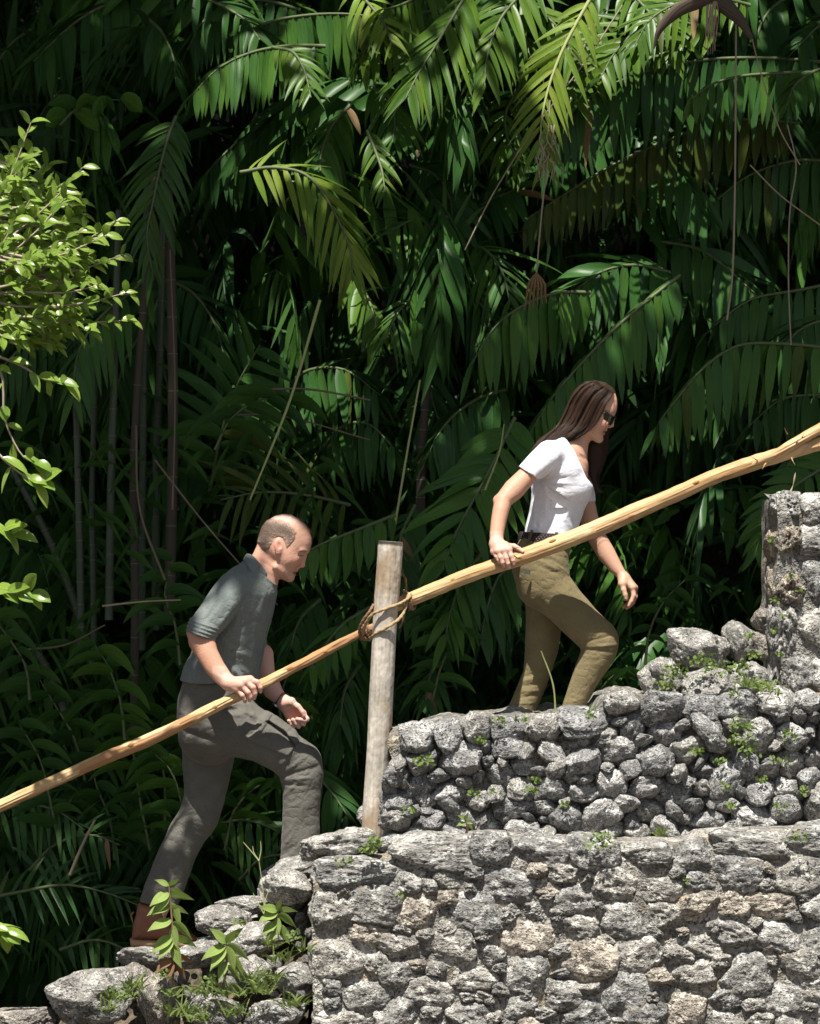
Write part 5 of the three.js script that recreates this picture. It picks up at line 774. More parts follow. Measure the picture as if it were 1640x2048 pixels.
const leafMat = (r, g, b, thr = 0.25, coat = 0.4, rough = 0.34, warm = 0) => new THREE.MeshPhysicalMaterial({ color: lin(r, g, b), map: lt[warm], bumpMap: leafBumpTex, bumpScale: 0.0016, roughness: 1, specularIntensity: 0.15, clearcoat: coat, clearcoatRoughness: rough, transmission: thr, thickness: 0, side: THREE.DoubleSide });
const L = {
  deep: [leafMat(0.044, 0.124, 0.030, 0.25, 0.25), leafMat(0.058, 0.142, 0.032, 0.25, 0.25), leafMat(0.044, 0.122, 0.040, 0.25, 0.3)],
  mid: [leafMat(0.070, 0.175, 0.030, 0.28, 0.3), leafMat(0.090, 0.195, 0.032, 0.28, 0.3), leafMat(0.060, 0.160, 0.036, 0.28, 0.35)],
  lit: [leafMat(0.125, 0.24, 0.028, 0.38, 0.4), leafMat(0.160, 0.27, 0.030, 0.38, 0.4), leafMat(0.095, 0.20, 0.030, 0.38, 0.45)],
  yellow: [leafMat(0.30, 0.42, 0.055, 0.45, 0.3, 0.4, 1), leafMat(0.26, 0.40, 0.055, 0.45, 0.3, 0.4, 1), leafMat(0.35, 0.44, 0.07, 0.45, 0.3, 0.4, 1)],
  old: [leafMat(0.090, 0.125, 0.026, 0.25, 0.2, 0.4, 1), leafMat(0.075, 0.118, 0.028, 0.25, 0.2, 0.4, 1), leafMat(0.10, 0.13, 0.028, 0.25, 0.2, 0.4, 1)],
  shrub: [leafMat(0.36, 0.50, 0.085, 0.4, 0.6, 0.25), leafMat(0.42, 0.54, 0.10, 0.4, 0.6, 0.25), leafMat(0.28, 0.43, 0.075, 0.4, 0.6, 0.25)],
  weed: [leafMat(0.40, 0.49, 0.17, 0.35, 0.2, 0.5), leafMat(0.35, 0.45, 0.14, 0.35, 0.2, 0.5), leafMat(0.45, 0.53, 0.22, 0.35, 0.2, 0.5)],
};
M.stem = new THREE.MeshStandardMaterial({ color: lin(0.075, 0.10, 0.035), roughness: 0.6 });
M.stemPale = new THREE.MeshStandardMaterial({ color: lin(0.30, 0.34, 0.13), roughness: 0.6 });
M.twig = new THREE.MeshStandardMaterial({ color: lin(0.30, 0.25, 0.18), roughness: 0.8 });
M.dry = new THREE.MeshStandardMaterial({ color: lin(0.33, 0.26, 0.17), roughness: 0.9 });
M.dryDark = new THREE.MeshStandardMaterial({ color: lin(0.13, 0.10, 0.07), roughness: 0.9 });
M.deadLeaf = new THREE.MeshPhysicalMaterial({ color: lin(0.20, 0.12, 0.07), map: lt[1], roughness: 0.9, side: THREE.DoubleSide });
const DOWN = V(0, -1, 0);
// a long blade from p along d: droops, keeps its width along w, folded along its rib
function blade(p, d, w, len, width, droop, { fold = 0.25, seg = 8, shape = 0, twist = 0, curl = 0 } = {}) {
  const pos = [], uv = [], idx = []; d = d.clone().normalize(); p = p.clone(); const ds = len / seg;
  for (let i = 0; i <= seg; i++) {
    const s = i / seg, side = V().copy(w).addScaledVector(d, -w.dot(d)).normalize(), n = V().crossVectors(d, side), a = twist * s;
    side.multiplyScalar(Math.cos(a)).addScaledVector(n, Math.sin(a)); n.crossVectors(d, side);
    const prof = shape === 0 ? Math.pow(Math.max(0, Math.sin(Math.PI * Math.pow(0.03 + 0.97 * s, 0.62))), 0.75) * (s > 0.97 ? 0 : 1) : shape === 1 ? Math.pow(Math.max(0, Math.sin(Math.PI * Math.pow(s, 0.85))), 0.8) : Math.pow(Math.max(0, Math.sin(Math.PI * Math.pow(s, 0.7))), 1.1);
    const hw = Math.max(width * 0.5 * prof, 0.0006), lift = fold * hw * (n.y * 1 >= 0 ? 1 : -1);
    for (const k of [-1, 0, 1]) { const q = p.clone().addScaledVector(side, k * hw).addScaledVector(n, k ? lift : 0); pos.push(q.x, q.y, q.z); uv.push(0.5 + k * 0.5, s * len); }
    d.addScaledVector(DOWN, droop / seg).addScaledVector(n, curl / seg).normalize(); p.addScaledVector(d, ds);
  }
  for (let i = 0; i < seg; i++) for (let k = 0; k < 2; k++) { const a = i * 3 + k; idx.push(a, a + 1, a + 3, a + 1, a + 4, a + 3); }
  return geoOf(pos, idx, uv);
}
// a feather frond along photo points [x, y, z]; len, wid: leaflets in photo pixels; hang: how far they are pulled straight down
let frondSeed = 1;
function frondLeaves(pts, len, wid, n, { hang = 0.3, droop = 0.58, from = 0.04, open = 1.22, close = 0.62, face = V(0.0, 0.5, 0.85), sides = [1, -1], taper = 0.55, gap = 0.03, seg = 8 } = {}) {
  n = Math.max(5, Math.round(n * 0.95)); wid *= 0.78; len *= 1.06; const r = rngOf(9000 + frondSeed++), curve = new THREE.CatmullRomCurve3(pts), out = [], leafs = [];
  for (let i = 0; i < n; i++) for (const s of sides) {
    const u = clamp((i + (s > 0 ? 0.5 : 0) + (r() - 0.5) * 0.35) / n, 0, 1), t = lerp(from, 0.995, u); if (r() < gap) continue;
    const c = curve.getPoint(t), T = curve.getTangent(t), N = face.clone().addScaledVector(T, -face.dot(T)).normalize(), B = V().crossVectors(T, N);
    const A = lerp(open, close, u) + (r() - 0.5) * 0.16, d = T.clone().multiplyScalar(Math.cos(A)).addScaledVector(B, s * Math.sin(A)).addScaledVector(N, 0.12 + (r() - 0.5) * 0.2);
    const hg = clamp(hang * (0.8 + 0.4 * r()), 0, 0.97); d.multiplyScalar(1 - hg).addScaledVector(DOWN, hg).normalize();
    const k = PM(c.z), prof = lerp(0.62, 1, sstep(0, 0.3, u)) * lerp(1, taper, sstep(0.45, 1, u)), W = T.clone().addScaledVector(N, (r() - 0.5) * 0.5).addScaledVector(V(0, 0, 1), (r() - 0.5) * 0.3);
    leafs.push(blade(c, d, W, len * k * prof * (0.88 + 0.24 * r()), wid * k * (0.85 + 0.3 * r()) * lerp(1, 0.75, u * u), droop * (0.6 + 0.8 * r()), { fold: 0.14 + 0.24 * r(), twist: (r() - 0.5) * 1.0, seg, curl: (r() - 0.5) * 0.3 }));
  }
  return { curve, leafs };
}
function frond(palm, pts, len, wid, n, kind, o = {}) {
  if (kind === 'lit' || kind === 'yellow') { wid *= 0.84; o = { droop: 0.42, ...o }; }
  const w = pts.map((q) => P(q[0], q[1], q[2])), { leafs } = frondLeaves(w, len, wid, n, o), k = PM(w[0].z);
  const f = part('frond', tube(w, [4.2 * k, 3 * k, 1.2 * k], 6, { per: 5 }), o.pale ? M.stemPale : M.stem, palm), r = rngOf(frondSeed * 7);
  for (const g of leafs) part('leaflet', g, r() < 0.02 && kind !== 'yellow' ? (r() < 0.75 ? L.old[0] : M.deadLeaf) : L[kind][Math.floor(r() * 3)], f);
  return f;
}
const palm = (name, x, y, z, label) => thing(name, P(x, y, z), label, 'palm', 'palms of the jungle edge');
// z for all points of a frond, a little deeper or nearer along the way
const zz = (list, z, dz = 0.25) => list.map(([x, y], i) => [x, y, z + dz * (i / (list.length - 1) - 0.3)]);
{
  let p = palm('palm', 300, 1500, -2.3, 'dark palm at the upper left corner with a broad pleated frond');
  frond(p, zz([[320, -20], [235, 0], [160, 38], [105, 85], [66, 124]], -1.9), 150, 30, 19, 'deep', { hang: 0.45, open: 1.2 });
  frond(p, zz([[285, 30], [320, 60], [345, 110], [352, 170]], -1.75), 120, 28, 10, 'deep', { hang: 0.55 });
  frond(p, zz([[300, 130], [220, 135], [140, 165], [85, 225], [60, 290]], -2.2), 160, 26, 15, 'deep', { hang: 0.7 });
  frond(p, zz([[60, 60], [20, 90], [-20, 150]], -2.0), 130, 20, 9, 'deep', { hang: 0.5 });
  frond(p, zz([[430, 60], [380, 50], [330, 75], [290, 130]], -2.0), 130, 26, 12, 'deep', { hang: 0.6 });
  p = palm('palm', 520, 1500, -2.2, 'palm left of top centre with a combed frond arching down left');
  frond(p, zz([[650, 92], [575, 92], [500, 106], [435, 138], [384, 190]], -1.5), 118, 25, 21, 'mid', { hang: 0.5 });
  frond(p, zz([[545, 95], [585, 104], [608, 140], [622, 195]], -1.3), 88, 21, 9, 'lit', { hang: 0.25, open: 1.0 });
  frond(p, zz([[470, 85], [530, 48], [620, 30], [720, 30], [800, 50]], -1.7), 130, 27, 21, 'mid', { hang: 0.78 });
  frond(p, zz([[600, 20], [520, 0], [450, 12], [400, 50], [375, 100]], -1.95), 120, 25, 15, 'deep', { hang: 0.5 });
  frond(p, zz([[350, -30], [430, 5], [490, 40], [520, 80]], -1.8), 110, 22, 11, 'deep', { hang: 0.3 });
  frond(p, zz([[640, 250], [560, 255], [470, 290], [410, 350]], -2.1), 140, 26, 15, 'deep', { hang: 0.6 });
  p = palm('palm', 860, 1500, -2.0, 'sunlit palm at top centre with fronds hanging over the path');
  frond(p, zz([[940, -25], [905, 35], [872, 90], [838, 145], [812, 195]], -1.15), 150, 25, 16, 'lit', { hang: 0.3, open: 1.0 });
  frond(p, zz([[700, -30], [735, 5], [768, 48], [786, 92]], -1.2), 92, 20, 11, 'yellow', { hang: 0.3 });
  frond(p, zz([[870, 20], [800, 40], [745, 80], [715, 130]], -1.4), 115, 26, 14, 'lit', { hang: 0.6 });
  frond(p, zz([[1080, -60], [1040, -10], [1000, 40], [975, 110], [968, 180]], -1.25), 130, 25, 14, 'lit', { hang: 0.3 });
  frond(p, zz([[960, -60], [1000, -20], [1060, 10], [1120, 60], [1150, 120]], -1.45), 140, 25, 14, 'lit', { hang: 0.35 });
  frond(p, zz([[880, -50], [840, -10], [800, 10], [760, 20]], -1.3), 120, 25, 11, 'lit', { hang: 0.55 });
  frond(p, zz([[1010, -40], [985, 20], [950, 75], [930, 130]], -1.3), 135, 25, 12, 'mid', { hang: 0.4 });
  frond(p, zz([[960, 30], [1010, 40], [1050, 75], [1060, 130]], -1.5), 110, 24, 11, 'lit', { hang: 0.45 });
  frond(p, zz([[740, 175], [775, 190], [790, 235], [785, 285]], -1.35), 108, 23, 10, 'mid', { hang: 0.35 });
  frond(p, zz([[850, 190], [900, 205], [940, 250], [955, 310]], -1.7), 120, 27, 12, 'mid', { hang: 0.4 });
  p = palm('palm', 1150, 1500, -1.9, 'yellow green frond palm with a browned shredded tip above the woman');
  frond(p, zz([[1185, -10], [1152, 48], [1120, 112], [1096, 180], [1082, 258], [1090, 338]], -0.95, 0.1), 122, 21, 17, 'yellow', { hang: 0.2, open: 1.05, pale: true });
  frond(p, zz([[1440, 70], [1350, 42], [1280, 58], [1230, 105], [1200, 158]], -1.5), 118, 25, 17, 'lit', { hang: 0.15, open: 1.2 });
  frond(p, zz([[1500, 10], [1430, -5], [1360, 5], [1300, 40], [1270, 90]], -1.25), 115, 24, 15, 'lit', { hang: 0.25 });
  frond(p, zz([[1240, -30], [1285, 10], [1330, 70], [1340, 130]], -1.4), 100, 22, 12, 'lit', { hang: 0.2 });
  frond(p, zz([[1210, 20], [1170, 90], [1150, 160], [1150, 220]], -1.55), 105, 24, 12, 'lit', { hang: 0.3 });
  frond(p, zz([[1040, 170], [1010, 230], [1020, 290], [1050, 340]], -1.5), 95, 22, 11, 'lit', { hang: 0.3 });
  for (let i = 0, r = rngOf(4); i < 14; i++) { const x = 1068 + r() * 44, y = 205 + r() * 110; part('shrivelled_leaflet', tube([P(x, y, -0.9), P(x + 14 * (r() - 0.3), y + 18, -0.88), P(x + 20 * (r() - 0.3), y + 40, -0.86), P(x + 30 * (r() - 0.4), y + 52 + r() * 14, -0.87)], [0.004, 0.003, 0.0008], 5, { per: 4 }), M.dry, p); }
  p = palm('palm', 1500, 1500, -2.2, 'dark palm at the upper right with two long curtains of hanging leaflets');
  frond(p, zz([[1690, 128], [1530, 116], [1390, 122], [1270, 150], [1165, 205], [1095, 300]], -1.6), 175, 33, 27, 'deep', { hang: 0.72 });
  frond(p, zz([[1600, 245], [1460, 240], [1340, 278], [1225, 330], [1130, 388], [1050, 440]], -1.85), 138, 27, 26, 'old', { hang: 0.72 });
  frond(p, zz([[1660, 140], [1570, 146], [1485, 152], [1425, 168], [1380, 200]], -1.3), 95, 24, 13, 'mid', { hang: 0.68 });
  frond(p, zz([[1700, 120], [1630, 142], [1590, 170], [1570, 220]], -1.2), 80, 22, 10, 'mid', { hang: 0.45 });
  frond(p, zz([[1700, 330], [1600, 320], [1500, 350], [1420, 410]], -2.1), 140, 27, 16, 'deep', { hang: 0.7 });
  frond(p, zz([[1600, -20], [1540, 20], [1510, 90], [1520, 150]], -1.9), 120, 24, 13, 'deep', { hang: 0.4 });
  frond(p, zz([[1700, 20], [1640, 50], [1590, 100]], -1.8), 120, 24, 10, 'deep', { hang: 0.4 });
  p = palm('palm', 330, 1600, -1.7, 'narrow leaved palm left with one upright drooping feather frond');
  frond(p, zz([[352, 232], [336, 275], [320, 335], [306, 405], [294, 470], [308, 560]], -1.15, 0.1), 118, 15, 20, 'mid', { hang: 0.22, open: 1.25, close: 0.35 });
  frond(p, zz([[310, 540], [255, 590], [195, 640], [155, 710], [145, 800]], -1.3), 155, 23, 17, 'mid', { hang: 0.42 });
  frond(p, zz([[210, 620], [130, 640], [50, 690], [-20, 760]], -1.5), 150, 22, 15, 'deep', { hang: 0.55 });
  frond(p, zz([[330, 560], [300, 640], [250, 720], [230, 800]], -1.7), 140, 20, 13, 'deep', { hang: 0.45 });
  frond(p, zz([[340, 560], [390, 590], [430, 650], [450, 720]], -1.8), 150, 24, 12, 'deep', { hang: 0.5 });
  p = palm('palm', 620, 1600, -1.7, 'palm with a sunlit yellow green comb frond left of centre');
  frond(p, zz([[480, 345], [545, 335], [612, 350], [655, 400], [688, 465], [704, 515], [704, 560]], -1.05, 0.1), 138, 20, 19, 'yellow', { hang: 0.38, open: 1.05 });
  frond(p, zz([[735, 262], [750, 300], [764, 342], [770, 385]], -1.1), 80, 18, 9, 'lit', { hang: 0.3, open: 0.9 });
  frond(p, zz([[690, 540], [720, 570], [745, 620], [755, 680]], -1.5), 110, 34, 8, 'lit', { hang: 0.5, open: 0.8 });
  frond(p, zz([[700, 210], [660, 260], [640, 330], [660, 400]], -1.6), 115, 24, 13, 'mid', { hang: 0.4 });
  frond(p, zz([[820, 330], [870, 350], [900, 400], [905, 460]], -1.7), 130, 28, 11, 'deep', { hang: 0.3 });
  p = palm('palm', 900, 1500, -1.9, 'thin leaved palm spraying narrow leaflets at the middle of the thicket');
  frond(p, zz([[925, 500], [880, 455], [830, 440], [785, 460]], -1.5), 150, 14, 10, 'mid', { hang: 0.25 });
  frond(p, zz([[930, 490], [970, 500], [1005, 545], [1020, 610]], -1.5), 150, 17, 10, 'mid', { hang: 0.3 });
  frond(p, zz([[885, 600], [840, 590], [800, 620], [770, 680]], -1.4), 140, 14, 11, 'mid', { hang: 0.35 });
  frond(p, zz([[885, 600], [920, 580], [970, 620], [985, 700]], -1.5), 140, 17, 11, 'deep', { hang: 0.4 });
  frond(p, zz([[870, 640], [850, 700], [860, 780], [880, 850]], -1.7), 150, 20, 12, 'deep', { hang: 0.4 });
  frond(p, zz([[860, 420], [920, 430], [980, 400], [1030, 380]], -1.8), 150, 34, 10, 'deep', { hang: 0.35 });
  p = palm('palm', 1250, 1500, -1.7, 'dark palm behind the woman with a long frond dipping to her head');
  frond(p, zz([[1180, 585], [1115, 586], [1052, 608], [992, 652], [945, 725]], -1.3), 160, 36, 13, 'mid', { hang: 0.78 });
  frond(p, zz([[1360, 550], [1290, 605], [1225, 662], [1162, 728], [1105, 795], [1052, 880]], -1.15), 150, 30, 21, 'mid', { hang: 0.6 });
  frond(p, zz([[1340, 545], [1270, 530], [1200, 545], [1140, 590]], -1.6), 150, 36, 11, 'deep', { hang: 0.35 });
  frond(p, zz([[1300, 480], [1400, 500], [1480, 560], [1540, 620]], -1.9), 150, 30, 13, 'deep', { hang: 0.45 });
  p = palm('palm', 1640, 1500, -1.6, 'dark palm at right edge with a frond arching down to the left');
  frond(p, zz([[1690, 700], [1570, 688], [1475, 692], [1405, 738], [1352, 800], [1318, 845]], -1.05), 150, 30, 19, 'mid', { hang: 0.62 });
  frond(p, zz([[1700, 560], [1600, 580], [1500, 600], [1430, 650]], -1.5), 130, 28, 14, 'deep', { hang: 0.5 });
  frond(p, zz([[1720, 640], [1650, 640], [1600, 660], [1560, 700]], -1.3), 110, 26, 10, 'deep', { hang: 0.4 });
  frond(p, zz([[1700, 790], [1620, 790], [1560, 800], [1500, 850]], -1.8), 130, 26, 13, 'deep', { hang: 0.5 });
  p = palm('palm', 1700, 1300, -1.2, 'small palm frond poking out behind the stone pier');
  frond(p, zz([[1710, 905], [1640, 940], [1575, 985], [1530, 1050], [1508, 1115]], -0.75, 0.1), 92, 24, 14, 'mid', { hang: 0.15, open: 1.25, close: 0.5 });
  frond(p, zz([[1680, 870], [1600, 900], [1560, 960]], -1.1), 90, 24, 9, 'deep', { hang: 0.4 });
  p = palm('palm', 930, 1500, -1.2, 'broad leaved palm between the post and the woman behind the rail');
  frond(p, zz([[1030, 835], [992, 915], [955, 985], [915, 1060], [884, 1140]], -0.9), 150, 36, 13, 'mid', { hang: 0.12, open: 1.2, close: 0.6 });
  frond(p, zz([[960, 1110], [930, 1150], [905, 1210], [890, 1280]], -0.95), 130, 30, 11, 'mid', { hang: 0.5 });
  frond(p, zz([[1040, 1120], [1000, 1150], [975, 1210], [960, 1290]], -1.05), 130, 30, 11, 'deep', { hang: 0.55 });
  frond(p, zz([[830, 1010], [800, 1080], [810, 1160], [840, 1240]], -1.25), 130, 28, 11, 'deep', { hang: 0.4 });
  frond(p, zz([[1010, 780], [950, 800], [890, 850], [850, 920]], -1.4), 150, 32, 12, 'deep', { hang: 0.5 });
  frond(p, zz([[880, 1300], [860, 1350], [850, 1410]], -1.0), 100, 24, 8, 'deep', { hang: 0.4 });
  p = palm('palm', 640, 1560, -1.1, 'low palm with broad leaflets behind the head of the man');
  frond(p, zz([[790, 1030], [720, 1058], [650, 1085], [585, 1118]], -0.85), 92, 34, 9, 'mid', { hang: 0.82 });
  frond(p, zz([[740, 1215], [690, 1245], [650, 1290], [615, 1345]], -0.85), 95, 30, 9, 'mid', { hang: 0.45 });
  frond(p, zz([[700, 1010], [610, 990], [520, 985], [440, 1000]], -1.3), 150, 18, 12, 'old', { hang: 0.2 });
  frond(p, zz([[640, 1200], [600, 1240], [580, 1300]], -1.1), 110, 26, 8, 'deep', { hang: 0.5 });
  frond(p, zz([[560, 1480], [600, 1520], [660, 1580], [700, 1640]], -0.9), 120, 24, 10, 'deep', { hang: 0.4 });
  frond(p, zz([[720, 1330], [690, 1380], [680, 1450]], -1.0), 110, 26, 8, 'deep', { hang: 0.5 });
  p = palm('palm', 470, 1600, -1.9, 'shaded palm behind the man with long flat lance leaflets');
  frond(p, zz([[420, 980], [440, 880], [470, 780], [520, 690]], -1.5), 170, 32, 11, 'deep', { hang: 0.25, open: 0.9 });
  frond(p, zz([[600, 860], [560, 800], [500, 770], [430, 760]], -1.8), 150, 28, 11, 'deep', { hang: 0.4 });
  frond(p, zz([[560, 780], [620, 740], [690, 740], [760, 790]], -1.7), 160, 30, 12, 'deep', { hang: 0.45 });
  frond(p, zz([[640, 900], [690, 850], [740, 850], [790, 900]], -1.6), 150, 28, 11, 'deep', { hang: 0.5 });
  frond(p, zz([[420, 960], [380, 920], [330, 920], [290, 960]], -1.7), 140, 26, 10, 'deep', { hang: 0.5 });
  p = palm('palm', 90, 1900, -1.0, 'feathery low palm frond at the lower left corner in shade');
  frond(p, zz([[-40, 1800], [50, 1782], [130, 1770], [210, 1785], [280, 1812]], -0.7, 0.1), 88, 13, 15, 'deep', { hang: 0.15, open: 1.2 });
  frond(p, zz([[60, 1740], [110, 1690], [180, 1670], [240, 1690]], -0.9), 110, 17, 11, 'deep', { hang: 0.3 });
  frond(p, zz([[-30, 1640], [40, 1610], [110, 1620], [170, 1660]], -1.0), 120, 18, 12, 'deep', { hang: 0.3 });
  frond(p, zz([[120, 1900], [190, 1880], [250, 1900], [290, 1950]], -0.8), 90, 16, 10, 'deep', { hang: 0.3 });
  frond(p, zz([[430, 1650], [490, 1640], [550, 1660], [600, 1700]], -0.9), 120, 20, 11, 'mid', { hang: 0.35 });
  frond(p, zz([[480, 1760], [520, 1720], [570, 1710], [620, 1730]], -0.8), 90, 18, 9, 'deep', { hang: 0.3 });
}
// ---- canes with ringed joints, and the leafy shoots among them
{
  const caneMat = new THREE.MeshStandardMaterial({ color: lin(0.035, 0.052, 0.025), roughness: 0.5 }), ringMat = new THREE.MeshStandardMaterial({ color: lin(0.14, 0.135, 0.085), roughness: 0.8 }), brownCane = new THREE.MeshStandardMaterial({ color: lin(0.05, 0.04, 0.028), roughness: 0.9 });
  const canes = [[[218, 1240], [222, 980], [228, 760], [238, 420], 9, 0], [[284, 1300], [285, 1000], [288, 700], [294, 330], 8, 0], [[312, 1260], [312, 960], [320, 700], [330, 280], 9, 0], [[162, 1300], [160, 1120], [156, 960], [146, 560], 8, 0], [[188, 1300], [186, 1120], [184, 1000], [196, 600], 7, 0], [[185, 1330], [140, 1180], [90, 1060], [20, 930], 9, 0], [[268, 1500], [270, 1200], [268, 900], [310, 330], 9, 1], [[840, 1100], [842, 960], [850, 820], [890, 430], 10, 1], [[130, 1420], [90, 1330], [40, 1260], [-20, 1200], 9, 0], [[338, 1250], [346, 860], [342, 560], [332, 250], 11, 1]];
  const word = ['third upright one from the frame edge', 'upright one just left of the feather frond tip', 'upright one directly behind the feather frond tip', 'upright one nearest the frame edge', 'short upright one second from the frame edge', 'leaning left at the frame edge', 'brown and peeling', 'brown behind the post', 'lowest leaning one', 'thick brown one behind the feather frond'];
  canes.forEach((c, i) => {
    const r = c[4], z = -1.25 - (i % 3) * 0.15, pts = c.slice(0, 4).map(([x, y]) => P(x, y, z)), cu = new THREE.CatmullRomCurve3(pts), o = thing('palm_cane', pts[0], 'ringed jungle cane stem, ' + word[i], 'cane', 'ringed canes at the left of the thicket');
    part('cane', tube(pts, [r * PM(z), r * PM(z) * 0.9, r * PM(z) * 0.75], 12, { per: 8 }), c[5] ? brownCane : caneMat, o);
    for (let k = 1; k < 12; k++) { const q = cu.getPoint(k / 12), t = cu.getTangent(k / 12), m = part('joint_ring', new THREE.TorusGeometry(r * PM(z) * 0.92, 0.0022, 6, 16), ringMat, o); m.position.add(q); m.quaternion.setFromUnitVectors(V(0, 0, 1), t); }
  });
  // shoots with broad lance leaves: [foot, ..., tip], leaf length, width, count
  const shoots = [[[[250, 1480], [240, 1400], [215, 1330], [190, 1290]], 92, 30, 9, 'mid'], [[[300, 1700], [280, 1600], [265, 1500], [240, 1440]], 95, 28, 10, 'mid'], [[[330, 1660], [330, 1570], [320, 1480], [335, 1420]], 95, 28, 10, 'mid'], [[[170, 1560], [150, 1480], [110, 1410], [80, 1360]], 90, 28, 9, 'deep'], [[[360, 1700], [365, 1620], [340, 1540], [300, 1500]], 90, 24, 10, 'mid'], [[[120, 1700], [100, 1600], [80, 1520], [40, 1450]], 95, 26, 10, 'deep'], [[[230, 1720], [220, 1640], [190, 1560], [190, 1500]], 95, 24, 10, 'deep'], [[[570, 1480], [560, 1400], [590, 1330], [640, 1290]], 85, 30, 8, 'mid'], [[[360, 1330], [350, 1250], [330, 1190], [345, 1120]], 90, 26, 9, 'deep'], [[[860, 1420], [880, 1340], [900, 1280], [870, 1220]], 85, 26, 9, 'deep'], [[[1180, 1420], [1200, 1380], [1230, 1350], [1270, 1340]], 60, 20, 9, 'mid'], [[[1290, 1330], [1300, 1260], [1330, 1200], [1370, 1160]], 60, 18, 10, 'deep'], [[[60, 1400], [50, 1330], [20, 1280], [-10, 1240]], 80, 28, 8, 'deep'], [[[450, 1700], [470, 1620], [520, 1570], [560, 1560]], 85, 22, 9, 'mid'], [[[430, 900], [460, 840], [520, 800], [570, 800]], 120, 34, 8, 'deep'], [[[120, 250], [150, 220], [190, 200], [240, 200]], 60, 38, 8, 'mid']];
  const say = ['high shoot over the rail end', 'shoot under the rail at left', 'shoot close behind the back leg', 'shaded shoot at far left', 'shoot touching the back knee', 'lowest left shoot', 'thin shoot between lower left leaves', 'shoot behind the forward hand', 'shoot behind the elbow', 'shoot right of the post', 'low shoot at the feet of the woman', 'dim shoot right of her lowered hand', 'dim shoot at the left edge', 'shoot between the legs of the man', 'long leaved shoot high behind the man', 'round leaved climber under the corner frond'];
  shoots.forEach(([pts, len, wid, n, kind], i) => {
    const z = -0.75 - (i % 4) * 0.12, w = pts.map(([x, y]) => P(x, y, z)), r = rngOf(600 + i), cu = new THREE.CatmullRomCurve3(w), o = thing('leafy_shoot', w[0], 'broad lance leaf ' + say[i], 'plant', 'leafy shoots of the thicket');
    part('stem', tube(w, [0.007, 0.005, 0.002], 6, { per: 5 }), M.stem, o);
    for (let k = 0; k < n; k++) { const t = lerp(0.15, 1, k / (n - 1)), c = cu.getPoint(t), T = cu.getTangent(t), s = k % 2 ? 1 : -1, d = V(s * (0.7 + 0.4 * r()), 0.35 - 0.7 * r(), 0.25 + 0.3 * r()).addScaledVector(T, 0.5), W = V(0.2 * (r() - 0.5), 0.9, 0.35 + 0.5 * r()); part('leaf', blade(c, d, W, len * PM(z) * (0.75 + 0.5 * r()), wid * PM(z) * (0.8 + 0.4 * r()), 1.0 + r() * 0.7, { fold: 0.2, shape: i === 15 ? 1 : 0, twist: (r() - 0.5) * 0.8, curl: (r() - 0.5) * 0.5 }), L[kind][k % 3], o); }
  });
  const sticks = [[[205, 1212], [290, 1203], [362, 1200], 2.2, 'pale dry stick lying level left of the rolled sleeve'], [[372, 1200], [400, 1204], [440, 1207], 3, 'short pale stick ending at the man\'s back'], [[310, 920], [420, 1060], [555, 1210], 2.4, 'long brown stem slanting down behind the man'], [[500, 782], [610, 778], [740, 800], 3, 'arching dry stem above the head of the man'], [[450, 830], [560, 832], [740, 880], 2.4, 'thin straight twig above the bald head'], [[330, 1160], [280, 1020], [272, 850], 3, 'split grey dead stalk among the canes'], [[345, 1020], [350, 780], [340, 500], 2, 'thin pale stalk up through the canes'], [[640, 600], [580, 800], [500, 1000], 3.4, 'greenish stem slanting through the middle thicket'], [[790, 1050], [815, 900], [840, 760], 3, 'yellow green stem rising behind the post'], [[40, 1300], [130, 1290], [210, 1250], 2.6, 'bent brown twig above the rail at far left'], [[140, 1750], [165, 1690], [190, 1640], 4, 'grey broken stick in the low leaves'], [[970, 980], [1000, 900], [1008, 848], 2.4, 'thin upright yellow stalk left of the woman'], [[1112, 1446], [1106, 1370], [1082, 1302], 2.2, 'pale weed stalk between her shins']];
  sticks.forEach((s, i) => { const z = i === 12 ? 0.35 : -0.7 - (i % 5) * 0.1, w = s.slice(0, 3).map(([x, y], k) => P(x, y, z + k * 0.03)); tag(centre(top('dry_stick', tube(w, [s[3] * PM(z) * 0.9, s[3] * PM(z) * 0.6], 6, { per: 8, rough: (u, a, c) => 0.0012 * fbm(c.x * 30, c.y * 30, 2, 2) }), [7, 8, 11, 12].includes(i) ? M.stemPale : i === 0 || i === 10 ? M.dry : M.dryDark)), s[4], 'stick', 'dry sticks in the thicket'); });
}
